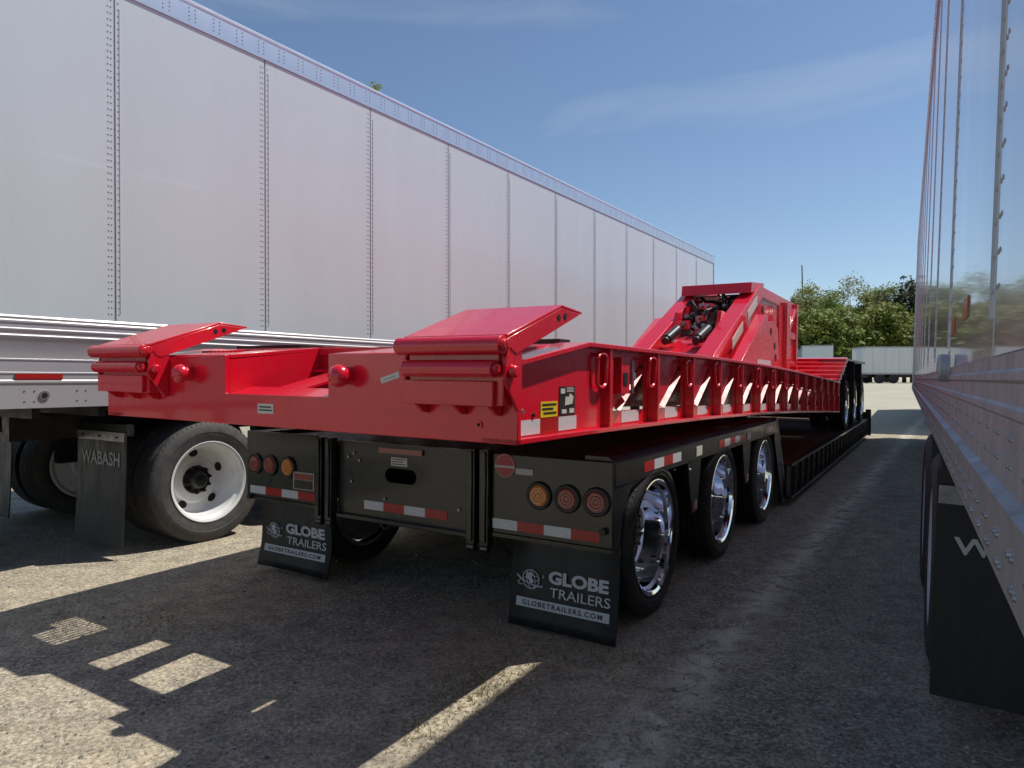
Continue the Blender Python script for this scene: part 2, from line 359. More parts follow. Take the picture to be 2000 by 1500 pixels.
wheel_meshes('low', .415, .25, .300, 'rubber', 'chrome', 'frame', 10, .185, .085)
wheel_meshes('red', .415, .25, .300, 'rubber', 'chrome', 'frame', 10, .185, .085)
def add_wheel(T, key, o, s, z, facing, inner=True, rot=0, label=None):
    """facing +1: outer face towards +lateral"""
    k = WM[key]; e = T.group('wheel', (o, s, z), label)
    e.rotation_euler = (rot, 0, 0 if facing > 0 else pi)
    for nm, loc in (('tyre', 0), ('rim', 0), ('hub', 0)) + ((('tyre', 1), ('rim', 1)) if inner else ()):
        c = bpy.data.objects.new(nm, k[nm]); COL.objects.link(c); c.parent = e
        if loc: c.location = (-k['W'] - .045, 0, 0)
    return e

# ------------------------------------------------------------------ box trailers
def van(label, theta, base_lat, m, s0, s1, joints, lean, z0, zr, skin, railmat, bogie, flap_s, flap_w, flap_z, wh_off, text, group):
    """m=+1: the visible side faces +lateral (o outwards = +lateral)"""
    T = Thing('box_trailer', label, 'trailer', theta, (base_lat, s0, 0), lean, group)
    L = lambda o: base_lat + m * o
    def bx(mb, o0, o1, a, b, c, d, mi=0): mb.box(min(L(o0), L(o1)), max(L(o0), L(o1)), a, b, c, d, mi)
    ztop = 3.955; zh = 4.14
    edges = [s0] + joints + [s1] if joints[-1] < s1 - .1 else [s0] + joints[:-1] + [s1]
    for a, b in zip(edges, edges[1:]):
        mb = MB(); bx(mb, -.02, 0, a + .007, b - .007, zr + .002, ztop)
        T.part('side_panel', mb, skin, bevel=.0015)
    for j in joints:
        if j > s1 - .1: continue
        mb = MB(); bx(mb, -.024, -.006, j - .007, j + .007, zr + .002, ztop)             # recessed seam
        post = T.part('seam_post', mb, 'seam_grey')
        mb = MB()
        for col in (-.042, -.022, .026):
            z = zr + .05; st = .044 if m > 0 else .05
            while z < ztop - .06:
                mb.dome((L(0), j + col, z), (m, 0, 0), .0062 if m > 0 else .0045, .004 if m > 0 else .0018, 6); z += st
        T.part('rivet_rows', mb, 'seam_grey', parent=post, stuff=True)
        mb = MB(); bx(mb, 0, .004, j + .033, j + .038, zr + .06, ztop - .12); T.part('panel_lap', mb, skin, parent=post)
    # top rail
    mb = MB(); prof = [(L(-.02), ztop - .012), (L(.010), ztop - .012), (L(.012), ztop + .004), (L(.012), zh - .035), (L(.018), zh - .03), (L(.018), zh - .012), (L(.006), zh), (L(-.08), zh + .004)]
    mb.strip(prof, s0, s1); tr = T.part('top_rail', mb, 'alu_top')
    mb = MB(); s = s0 + .1
    while s < s1:
        for dz in (.03, .06, .09, .12): mb.dome((L(.012), s, ztop + dz), (m, 0, 0), .006, .004)
        for dz in (.03, .06, .09, .12): mb.dome((L(.012), s + .05, ztop + dz), (m, 0, 0), .006, .004)
        s += .2022
    T.part('rail_rivets', mb, 'grey_steel', parent=tr, stuff=True)
    # side rail with its ridges
    H = zr - z0
    if m > 0:
        prof = [(-.03, z0), (.014, z0), (.014, z0 + .155), (.020, z0 + .160), (.020, z0 + .172), (.012, z0 + .18), (.012, z0+.215), (.016, z0+.218), (.016, z0+.226), (.012, z0+.229), (.012, z0 + .30), (.016, z0+.303), (.016, z0+.31), (.012, z0+.313),
                (.012, z0 + .425), (.017, z0 + .435), (.021, z0 + .455), (.013, z0 + .463), (.013, z0 + .478), (.018, z0 + .487), (.018, z0 + .498), (.012, z0 + .504), (.012, z0 + .53), (.017, z0 + .537), (.017, z0 + .548), (.010, z0 + .556), (.012, zr - .012), (.004, zr), (-.02, zr)]
    else:
        prof = [(-.03, z0), (.012, z0), (.014, z0 + .004), (.014, z0 + .078), (.018, z0 + .086), (.019, z0 + .092), (.006, z0 + .098), (.006, zr - .075), (.010, zr - .071), (.010, zr - .062), (.006, zr - .058), (.006, zr-.035), (.010, zr-.031), (.010, zr-.022), (.005, zr - .018), (.005, zr), (-.02, zr)]
    mb = MB(); mb.strip([(L(o), z) for o, z in prof], s0, s1); rail = T.part('side_rail', mb, railmat)
    mb = MB(); s = s0 + .12; i = 0
    while s < s1:
        if m > 0:
            for dz in (.045, .11):
                mb.dome((L(.014), s, z0 + dz), (m, 0, 0), .007, .005); mb.dome((L(.014), s + .055, z0 + dz), (m, 0, 0), .007, .005)
            s += .303
        else:
            for dz, ds in ((.022, 0), (.05, .03)):
                mb.dome((L(.014), s + ds, z0 + dz), (m, 0, 0), .005, .0042, 10); mb.dome((L(.014), s + ds + .022, z0 + dz), (m, 0, 0), .005, .0042, 10)
            for dz in (.125, .155):
                mb.dome((L(.006), s + .02, z0 + dz), (m, 0, 0), .0042, .003, 10); mb.dome((L(.006), s + .040, z0 + dz), (m, 0, 0), .0042, .003, 10)
            s += .12
    T.part('rail_bolts', mb, 'grey_steel', parent=rail, stuff=True)
    # shell
    W = -2.59
    mb = MB(); bx(mb, W, -.02, s0, s1, zh - .03, zh - .004); T.part('roof', mb, skin)
    mb = MB(); bx(mb, W, W + .02, s0, s1, z0, zh - .03); T.part('far_side_wall', mb, skin)
    mb = MB(); bx(mb, W + .02, -.03, s1 - .03, s1 - .002, z0, zh - .03); T.part('front_wall', mb, skin)
    mb = MB(); bx(mb, -.02, .012, s1 - .002, s1 + .03, z0, zh); T.part('corner_post', mb, 'alu_top')
    for k in (0, 1):
        mb = MB(); bx(mb, W + .03 + k*1.27, W + 1.29 + k*1.27, s0, s0 + .03, z0 + .05, zh - .1); T.part('rear_door', mb, skin)
    mb = MB(); bx(mb, W + .02, -.03, s0 + .03, s1 - .03, z0 + .03, z0 + .09)
    s = s0 + .3
    while s < s1 - .3: bx(mb, W + .06, -.04, s, s + .05, z0 - .07, z0 + .03); s += .4
    T.part('floor_frame', mb, 'frame')
    mb = MB()
    for o in (-.75, -1.85): bx(mb, o - .06, o + .06, bogie[0] - 1.1, bogie[1] + 1.6, z0 - .26, z0 - .075)
    for b in bogie: mb.cyl((L(-.3), b, wh_off), (L(-2.3), b, wh_off), .065, 16)
    for o in (-.75, -1.85):
        for b in bogie: bx(mb, o - .05, o + .05, b - .32, b + .1, wh_off + .05, z0 - .262)
    T.part('bogie_frame', mb, 'frame')
    for b in bogie:
        add_wheel(T, 'van', L(-.145), b, wh_off, m, rot=random.uniform(0, 6))
        add_wheel(T, 'van', L(W + .145), b, wh_off, -m, rot=random.uniform(0, 6))
    # landing gear
    for o in (-.5, -2.1):
        mb = MB(); bx(mb, o - .07, o + .07, s1 - 3.4, s1 - 3.26, .22, z0 - .072); bx(mb, o - .13, o + .13, s1 - 3.46, s1 - 3.2, .16, .219)
        T.part('landing_leg', mb, 'frame')
    # underride guard
    mb = MB(); bx(mb, W + .1, -.1, s0 + .03, s0 + .13, .5, .6)
    for o in (-.9, -1.7): bx(mb, o - .05, o + .05, s0 + .04, s0 + .12, .602, z0 - .002)
    T.part('rear_guard', mb, 'frame')
    # mud flaps, one per side
    for side in (0, 1):
        oo = (lambda o: o) if side == 0 else (lambda o: W - o)
        zt, zb = flap_z
        mb = MB(); a, b = sorted((L(oo(0)), L(oo(-flap_w))))
        n = 6; vs = []; fs = []
        for i in range(n + 1):
            z = zt + (zb - zt) * i / n; y = flap_s - .03 * (i / n) ** 2
            vs += [(a, y, z), (b, y, z), (a, y + .01, z), (b, y + .01, z)]
        for i in range(n):
            q = i * 4; fs += [(q, q+1, q+5, q+4), (q+2, q+6, q+7, q+3), (q, q+4, q+6, q+2), (q+1, q+3, q+7, q+5)]
        fs += [(0, 2, 3, 1), (n*4, n*4+1, n*4+3, n*4+2)]
        mb.add(vs, fs); fl = T.part('mud_flap', mb, 'flap', label='black rubber mud flap with grey lettering' if side == 0 else None)
        mb = MB(); mb.box(a + .005, b - .005, flap_s - .008, flap_s - .001, zt - .06, zt + .004)
        for k in (.15, .5, .85): mb.cyl((a + (b-a)*k, flap_s - .009, zt - .03), (a + (b-a)*k, flap_s - .016, zt - .03), .008, 8, mi=1)
        T.part('clamp_bar', mb, ['grey_steel', 'frame'], parent=fl)
        mb = MB(); mb.box(a + .03 if m > 0 else a, b if m > 0 else b - .03, flap_s + .012, flap_s + .06, zt - .02, zt + .06); T.part('flap_hanger', mb, 'frame')
        if side == 0:
            mb = MB(); tl, th_, tz, tw = text
            put_text(mb, 'WABASH', .1, a + tl, lambda z: flap_s - .004 - .03 * ((zt - z) / (zt - zb)) ** 2, tz, width=tw, height=th_, weight=.002)
            T.part('lettering', mb, 'print_dim' if m > 0 else 'print', parent=fl)
    mb = MB(); mb.tube([(L(-.6), flap_s + .1, z0 - .1), (L(-.75), flap_s + .25, .62), (L(-.9), flap_s + .4, .52), (L(-1.2), flap_s + .45, .6), (L(-1.3), flap_s + .3, z0 - .1)], .011); T.part('air_hose', mb, 'hose')
    return T, L
LJ = [2.396 + 1.213 * k for k in range(-2, 11)] + [15.74]
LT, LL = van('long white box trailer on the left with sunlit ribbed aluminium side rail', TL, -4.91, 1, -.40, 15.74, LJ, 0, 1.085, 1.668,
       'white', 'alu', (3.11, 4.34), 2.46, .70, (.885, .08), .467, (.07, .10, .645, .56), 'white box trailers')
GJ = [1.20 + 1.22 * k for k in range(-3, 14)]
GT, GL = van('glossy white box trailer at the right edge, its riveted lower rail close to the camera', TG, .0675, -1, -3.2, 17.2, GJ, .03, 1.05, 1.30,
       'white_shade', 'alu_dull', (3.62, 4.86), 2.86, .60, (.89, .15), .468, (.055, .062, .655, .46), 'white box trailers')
# left trailer marker and fittings
mb = MB(); mb.box(LL(.013), LL(.022), 1.79, 2.055, 1.268, 1.302); LT.part('marker_reflector', mb, 'tape_r', label='long red reflector on the side rail')
mb = MB(); mb.cyl((LL(.014), 1.95, 1.165), (LL(.022), 1.95, 1.165), .03, 14); mb.cyl((LL(.0225), 1.95, 1.165), (LL(.024), 1.95, 1.165), .017, 12, mi=1)
LT.part('drain_fitting', mb, ['grey_steel', 'hole'])
# right trailer lamp, amber plates painted in for reflections on the skin, small bracket
mb = MB(); mb.lathe((GL(.006), 2.22, 1.30), [(0, .038), (.022, .038), (.028, .034), (.030, .026), (.030, .018)], 28, axis=(-1, 0, 0))
mb.lathe((GL(.006), 2.22, 1.30), [(.030, .018), (.028, .017), (.027, .001)], 20, axis=(-1, 0, 0), mi=1)
GT.part('side_marker_lamp', mb, ['alu', 'hole'], label='round metal housing on the white side wall')
for s_, z_, w_ in ((1.70, 1.40, .14), (2.15, 1.39, .12)):
    mb = MB(); mb.box(min(GL(.0005), GL(.003)), max(GL(.0005), GL(.003)), s_, s_ + w_, z_, z_ + .045); GT.part('amber_reflection', mb, 'amber')

# ------------------------------------------------------------------ black lowboy trailer
BK = Thing('lowboy_trailer', 'black three axle lowboy trailer with polished rims carrying the red trailer', 'trailer', TR, (-1.27, 2.93, 0), .008)
bz = lambda lat: 0.008 * (lat + 1.27)      # so wheels stay on the ground although the body leans
mb = MB(); mb.box(-3.87, -1.315, 2.96, 6.72, .845, .875); mb.box(-3.6, -3.3, 2.97, 6.9, .62, .843); mb.box(-1.85, -1.6, 2.97, 6.9, .62, .843)
for s in (3.2, 3.9, 4.55, 5.25, 5.95, 6.6): mb.box(-3.298, -1.852, s, s + .1, .66, .84)
deck = BK.part('axle_deck', mb, 'frame')
for i in range(9):
    s = 3.05 + i * .42
    mb = MB(); mb.box(-1.40, -1.335, s, s + .05, .8755, .884); BK.part('tie_down_plate', mb, 'grey_steel', parent=deck)
# side rails with chamfered upper edge
for sg, nm in ((1, 'r'), (-1, 'l')):
    c = lambda o: -1.27 + o if sg > 0 else -3.908 - o
    pr = [(c(-.045), .76), (c(0), .76), (c(0), .872), (c(-.035), .905), (c(-.16), .905), (c(-.16), .88), (c(-.045), .88)]
    mb = MB(); mb.prism(pr, 2.955, 6.75, 'y'); sr = BK.part('side_rail', mb, 'black', bevel=.003)
    if sg > 0:
        for (s, seq) in ((3.32, 'rwrw'), (4.75, 'rwrwr'), (6.25, 'rwr')):
            for i, ch in enumerate(seq):
                mb = MB(); mb.box(-1.2695, -1.2675, s + i*.15, s + i*.15 + .149, .79, .842); BK.part('reflective_tape', mb, 'tape_r' if ch == 'r' else 'tape_w', parent=sr)
        for s in (4.22, 5.58):
            mb = MB(); mb.box(-1.2695, -1.266, s, s + .12, .785, .845); BK.part('info_label', mb, 'label', parent=sr)
    # brackets between the wheels
    for s in (4.21, 5.60):
        mb = MB(); mb.prism([(s - .14, .758), (s + .14, .758), (s + .06, .44), (s - .05, .44)], min(c(-.03), c(-.005)), max(c(-.03), c(-.005)), 'x')
        br = BK.part('wheel_bracket', mb, 'black', bevel=.002)
        if sg > 0:
            for k, t_ in ((0, 'tape_r'), (1, 'tape_w')):
                mb = MB(); mb.box(-1.2745, -1.2725, s - .045 + k*.05, s + .004 + k*.05, .455, .51); BK.part('reflective_tape', mb, t_, parent=br)
            mb = MB(); mb.dome((-1.275, s - .1, .71), (1, 0, 0), .014, .012, 10); BK.part('side_lamp', mb, 'grey_steel', parent=br)
    # rear corner wheel arch plate
    x0, x1 = sorted((c(-.03), c(-.004)))
    mb = MB(); mb.prism([(2.955, .758), (2.955, .47), (3.02, .47), (3.06, .62), (3.16, .73), (3.3, .758)], x0, x1, 'x'); BK.part('corner_plate', mb, 'black', bevel=.002)
    # front sloping end of the axle deck
    mb = MB(); mb.prism([(6.76, .90), (6.80, .90), (7.34, .08), (7.26, .05), (7.12, .05), (6.70, .70)], x0, x1, 'x'); BK.part('drop_plate', mb, 'black', bevel=.003)
    mb = MB(); mb.add([(c(.0), 6.79, .905), (c(.0), 6.81, .905), (c(.0), 7.35, .085), (c(.0), 7.33, .085)] + [(c(-.05), 6.79, .905), (c(-.05), 6.81, .905), (c(-.05), 7.35, .085), (c(-.05), 7.33, .085)],
        [(0, 1, 2, 3), (4, 7, 6, 5), (0, 4, 5, 1), (1, 5, 6, 2), (2, 6, 7, 3), (3, 7, 4, 0)]); BK.part('edge_strip', mb, 'alu')
# tail plates
def tail(l0, l1, s, z0, z1, slot=None):
    mb = MB()
    if not slot: mb.box(l0, l1, s, s + .02, z0, z1)
    else:
        cx, cz, w, h = slot; n = 12
        pts = [(cx - w + h*cos(t), cz + h*sin(t)) for t in [pi/2 + pi*i/n for i in range(n+1)]] + [(cx + w + h*cos(t), cz + h*sin(t)) for t in [-pi/2 + pi*i/n for i in range(n+1)]]
        up = [p for p in pts[:7]][::-1]
        # four surrounding quads + rounded corners
        mb.box(l0, cx - w - h, s, s + .02, z0, z1); mb.box(cx + w + h, l1, s, s + .02, z0, z1)
        top = sorted([p for p in pts if p[1] >= cz - 1e-6]); bot = sorted([p for p in pts if p[1] <= cz + 1e-6])
        mb.prism([(cx - w - h, z1)] + top + [(cx + w + h, z1)], s, s + .02, 'y'); mb.prism([(cx - w - h, z0)] + bot + [(cx + w + h, z0)], s, s + .02, 'y')
        mb.box(cx - w - h - .05, cx + w + h + .05, s + .25, s + .26, cz - .12, cz + .12, 1)
    return mb
tp_r = BK.part('tail_plate', tail(-1.945, -1.272, 2.93, .475, .882), 'black', bevel=.004)
tp_l = BK.part('tail_plate', tail(-3.906, -3.235, 2.93, .475, .905), 'black', bevel=.004)
tp_c = BK.part('tail_plate', tail(-3.07, -2.10, 2.955, .45, .885, (-2.585, .705, .075, .042)), ['black', 'hole'], bevel=0, label='wide centre tail plate with an oval slot')
mb = MB(); mb.box(-3.07, -2.10, 2.925, 2.985, .425, .449); BK.part('bottom_ledge', mb, 'black', bevel=.003)
for a, b in ((-3.906, -3.235), (-1.945, -1.272)):
    mb = MB(); mb.box(a, b, 2.925, 2.965, .455, .474); BK.part('plate_lip', mb, 'black')
for a in (-3.225, -2.09):
    for k in (0, 1):
        mb = MB(); x = a + k*.085; mb.box(x, x + .055, 2.90, 2.954, .40, .90); mb.box(x + .012, x + .043, 2.890, 2.8995, .42, .89)
        mb.cyl((x + .005, 2.92, .385), (x + .05, 2.92, .385), .022, 10); BK.part('tail_post', mb, 'black', bevel=.003)
def tail_lamp(l, z, lens, plate, r=.052):
    mb = MB(); mb.lathe((l, 2.93, z), [(0, r + .018), (.010, r + .018), (.016, r + .012), (.016, r + .001), (.009, r)], 32, axis=(0, -1, 0)); b = BK.part('tail_lamp', mb, 'frame', parent=plate)
    mb = MB(); mb.lathe((l, 2.93, z), [(.009, r), (.0145, r - .002), (.0125, r*.84), (.0165, r*.80), (.0165, r*.60), (.0140, r*.57), (.0168, r*.52), (.0168, r*.30), (.0145, r*.27), (.0168, r*.22), (.0168, .001)], 32, axis=(0, -1, 0)); BK.part('lens', mb, lens, parent=plate)
for l, c_ in ((-1.663, 'lens_a'), (-1.507, 'lens_r'), (-1.352, 'lens_r')): tail_lamp(l, .690, c_, tp_r)
for l, c_ in ((-3.497, 'lens_a'), (-3.667, 'lens_r'), (-3.815, 'lens_r')): tail_lamp(l, .690, c_, tp_l)
def tape(l0, l1, s, z0, z1, n, plate, first='w'):
    for i in range(n):
        mb = MB(); a = l0 + (l1-l0)*i/n; mb.box(a + .001, l0 + (l1-l0)*(i+1)/n - .001, s - .0022, s - .0002, z0, z1)
        BK.part('reflective_tape', mb, 'tape_w' if (i % 2 == 0) else 'tape_r', parent=plate)
tape(-1.94, -1.335, 2.93, .498, .548, 4, tp_r); tape(-3.87, -3.25, 2.93, .495, .545, 4, tp_l); tape(-2.865, -2.25, 2.955, .492, .542, 4, tp_c)
# marker bar, label, plate lamp, bolts
mb = MB(); mb.box(-2.74, -2.42, 2.940, 2.954, .832, .862); BK.part('marker_light_bar', mb, 'lens_r', parent=tp_c)
mb = MB(); mb.box(-2.655, -2.535, 2.9525, 2.9545, .762, .81); BK.part('paper_label', mb, 'label', parent=tp_c)
mb = MB()
for k in range(3): mb.box(-2.645, -2.545 - .02*(k % 2), 2.951, 2.952, .798 - k*.014, .803 - k*.014)
BK.part('label_print', mb, 'ink', parent=tp_c)
mb = MB(); mb.box(-3.44, -3.25, 2.918, 2.929, .56, .67); BK.part('plate_lamp', mb, 'grey_steel', parent=tp_l)
mb = MB(); mb.box(-3.425, -3.265, 2.914, 2.917, .625, .66); BK.part('lamp_lens', mb, 'lens_r', parent=tp_l)
mb = MB(); mb.box(-3.425, -3.265, 2.914, 2.917, .567, .62); BK.part('number_plate_blank', mb, 'frame', parent=tp_l)
mb = MB()
for l, z in ((-2.99, .79), (-2.90, .775), (-2.965, .645), (-2.70, .565), (-2.17, .56), (-2.945, .815)): mb.cyl((l, 2.954, z), (l, 2.946, z), .009, 8)
BK.part('plate_bolts', mb, 'grey_steel', parent=tp_c)
mb = MB(); mb.cyl((-1.315, 2.929, .555), (-1.315, 2.905, .555), .018, 10); mb.cyl((-3.86, 2.929, .47), (-3.86, 2.905, .47), .014, 10); BK.part('corner_hook', mb, 'frame', parent=tp_r)
mb = MB(); mb.lathe((-1.865, 2.93, .823), [(.0, .062), (.003, .062), (.003, .001)], 32, axis=(0, -1, 0)); st = BK.part('round_sticker', mb, 'sticker_red', parent=tp_r)
mb = MB(); mb.box(-1.925, -1.805, 2.9245, 2.926, .812, .824); mb.box(-1.80, -1.70, 2.926, 2.9285, .785, .815); mb.tube([(-1.865 + .056*cos(t), 2.926, .823 + .056*sin(t)) for t in [2*pi*i/32 for i in range(32)]], .0018, 4, True)
BK.part('sticker_print', mb, 'print', parent=tp_r)
# mud flaps with the globe lettering
def globe_flap(l0, l1, zt, zb, bow, label):
    mb = MB(); n = 10; vs = []; fs = []
    sf = lambda z: 3.0 - .05 * ((zt - z) / (zt - zb)) ** 1.6
    lb = lambda z: bow * sin(pi * (zt - z) / (zt - zb)) + (.05 * (zt - z) / (zt - zb) if bow else 0)
    for i in range(n + 1):
        z = zt + (zb - zt) * i / n; y = sf(z)
        for j in range(5):
            l = l0 + (l1 - l0) * j / 4 + lb(z)
            vs.append((l, y + .012 * sin(pi * j / 4) * (i / n), z))
    for i in range(n):
        for j in range(4): q = i*5 + j; fs.append((q, q+1, q+6, q+5))
    mb.add(vs, fs); fl = BK.part('mud_flap', mb, 'flap', label=label)
    mo = fl.modifiers.new('thick', 'SOLIDIFY'); mo.thickness = .012; mo.offset = 0
    W = l1 - l0; S = lambda z: sf(z) - .011
    mb = MB()
    for i in range(1): pass
    def shift(mbx): mbx.v = [(v[0] + lb(v[2]), v[1], v[2]) for v in mbx.v]
    tx = l0 + W*.37
    put_text(mb, 'GLOBE', .1, tx, S, zb + .232, width=W*.55, height=.064, weight=.0045)
    put_text(mb, 'TRAILERS', .1, tx + W*.02, S, zb + .168, width=W*.55, height=.047, weight=.0006)
    shift(mb); BK.part('lettering', mb, 'print', parent=fl)
    mb = MB(); cz = zb + .238; cx = l0 + W*.20; r = .047
    ring = lambda rx, rz, tilt, a0=0, a1=2*pi, n=28: [(cx + rx*cos(t)*cos(tilt) - rz*sin(t)*sin(tilt), S(cz), cz + rx*cos(t)*sin(tilt) + rz*sin(t)*cos(tilt)) for t in [a0 + (a1-a0)*i/n for i in range(n+1)]]
    mb.tube(ring(r, r, 0), .0032, 4); mb.tube(ring(r*.5, r, .2), .0022, 4); mb.tube(ring(r*.97, r*.35, .2), .0022, 4)
    mb.add([(cx + x*r, S(cz) - .001, cz + z*r) for x, z in ((-.6, .5), (-.1, .8), (.3, .6), (.1, .2), (.35, -.1), (.0, -.6), (-.25, -.1), (-.6, .1))], [tuple(range(8))])
    mb.tube(ring(r*1.65, r*.42, .35, 2.2, 3.9), .003, 4); mb.tube(ring(r*1.7, r*.5, -.25, 3.3, 5.9), .0045, 4); mb.tube(ring(r*1.65, r*.4, .35, -.5, .25), .003, 4)
    shift(mb); BK.part('globe_emblem', mb, 'print', parent=fl)
    mb = MB(); a, b = l0 + W*.07, l0 + W*.94
    mb.add([(a, S(zb+.10), zb + .10), (b, S(zb+.10), zb + .10), (b, S(zb+.145), zb + .145), (a, S(zb+.145), zb + .145)], [(0, 1, 2, 3)]); shift(mb); BK.part('web_address_band', mb, 'print', parent=fl)
    mb = MB(); put_text(mb, 'GLOBETRAILERS.COM', .1, a + W*.06, lambda z: S(z) - .002, zb + .11, width=(b - a) - W*.12, height=.025, weight=.002, spacing=1.25); shift(mb)
    BK.part('web_address_lettering', mb, 'ink', parent=fl)
globe_flap(-1.852, -1.262, .47, .015, 0, 'right mud flap with white globe emblem and lettering')
globe_flap(-3.87, -3.22, .47, .02, .035, 'bowed left mud flap with white globe emblem and lettering')
for s in (3.528, 4.905, 6.30):
    for lat, f_ in ((-1.27 - .127, 1), (-3.908 + .127, -1)):
        add_wheel(BK, 'low', lat, s, .415 + (lat + 1.27) * .008 + 0.003, f_, rot=random.uniform(0, 6))
    mb = MB(); mb.cyl((-1.7, s, .415), (-3.5, s, .40), .06, 14)
    for l in (-1.95, -3.2): mb.box(l - .05, l + .05, s - .1, s + .1, .46, .62); mb.cyl((l, s + .25, .40), (l, s + .25, .62), .09, 16)
    BK.part('axle', mb, 'frame')
for pts in ([(-2.0, 3.05, .5), (-1.97, 3.02, .38), (-1.9, 3.05, .34), (-1.8, 3.1, .36), (-1.75, 3.2, .45)], [(-3.0, 3.1, .5), (-2.8, 3.06, .36), (-2.6, 3.2, .42)]):
    BK.part('brake_hose', MB().tube(pts, .011), 'hose')
mb = MB(); mb.cyl((-2.9, 3.3, .42), (-2.4, 3.3, .42), .10, 20); BK.part('air_tank', mb, 'frame')
# well deck
WS0, WS1 = 7.2, 16.4
for l in (-1.20, -4.0):
    mb = MB(); mb.box(l - .09, l, WS0, WS1, .40, .425); mb.box(l - .09, l, WS0, WS1, .075, .10); mb.box(l - .06, l - .045, WS0, WS1, .1005, .3995)
    wb = BK.part('well_beam', mb, 'black', bevel=0)
    s = WS0 + .25
    while s < WS1 - .1:
        mb = MB(); mb.box(l - .044, l - .004, s, s + .02, .1005, .3995)
        mb.tube([(l - .012, s + .12 + .05*cos(t), .30 + .075*sin(t)) for t in [2*pi*i/14 for i in range(14)]], .008, 5, True)
        mb.prism([(s + .02, .101), (s + .20, .101), (s + .02, .20)], l - .04, l - .03, 'x'); BK.part('well_rib', mb, 'frame', parent=wb); s += .40
mb = MB(); mb.box(-3.9, -1.30, WS0, WS1, .30, .36)
BK.part('well_frame', mb, 'frame')
for i in range(13):
    a = -3.9 + i*.2; mb = MB(); mb.box(a, a + .192, WS0 + .1, WS1 - .1, .3605, .398 + random.uniform(-.002, .002)); BK.part('deck_plank', mb, 'wood')
mb = MB(); mb.prism([(6.74, .86), (6.80, .88), (7.30, .42), (7.24, .36)], -3.86, -1.32, 'x'); BK.part('deck_slope', mb, 'wood')
mb = MB(); mb.box(-4.05, -1.15, WS1, WS1 + .05, .06, .56); mb.box(-1.25, -1.15, WS1 - .1, WS1 - .001, .42, .62); BK.part('well_end_plate', mb, 'frame')
mb = MB(); mb.box(-3.3, -1.9, WS1 + .05, WS1 + 3.2, .5, 1.0); mb.box(-3.3, -1.9, WS1 + .3, WS1 + 3.2, 1.0, 1.25); BK.part('front_gooseneck', mb, 'frame')

# ------------------------------------------------------------------ red trailer carried on the lowboy
RD = Thing('heavy_haul_trailer', 'red multi axle heavy haul trailer loaded on the black lowboy', 'trailer', TR, (-1.215, 1.974, 0), .012)
ZT = [(1.974, 1.331), (2.54, 1.421), (3.25, 1.418), (4.47, 1.413), (6.08, 1.388), (7.62, 1.350), (9.4, 1.29), (11.3, 1.222)]
ZB = [(1.974, 1.044), (2.59, 1.040), (3.48, 1.028), (4.47, 1.011), (6.08, .968), (7.62, .915), (9.4, .845), (11.3, .765)]
zt_ = lambda s: lerp(ZT, s); zb_ = lambda s: lerp(ZB, s)
S_END = 11.3
def rail_sheet(mb, l0, l1, fz, th, ss):
    vs = []; fs = []
    for s in ss: z = fz(s); vs += [(l0, s, z), (l1, s, z), (l1, s, z + th), (l0, s, z + th)]
    for i in range(len(ss) - 1):
        q = i*4; fs += [(q+k, q+(k+1) % 4, q+4+(k+1) % 4, q+4+k) for k in range(4)]
    fs += [(0, 1, 2, 3), tuple(len(vs) - 4 + k for k in (3, 2, 1, 0))]
    mb.add(vs, fs)
fine = [1.974, 2.2, 2.54, 2.9] + [3.2 + .35*i for i in range(23)] + [S_END]
RIBS = [2.76 + .608 * i for i in range(15)]
ringm = None
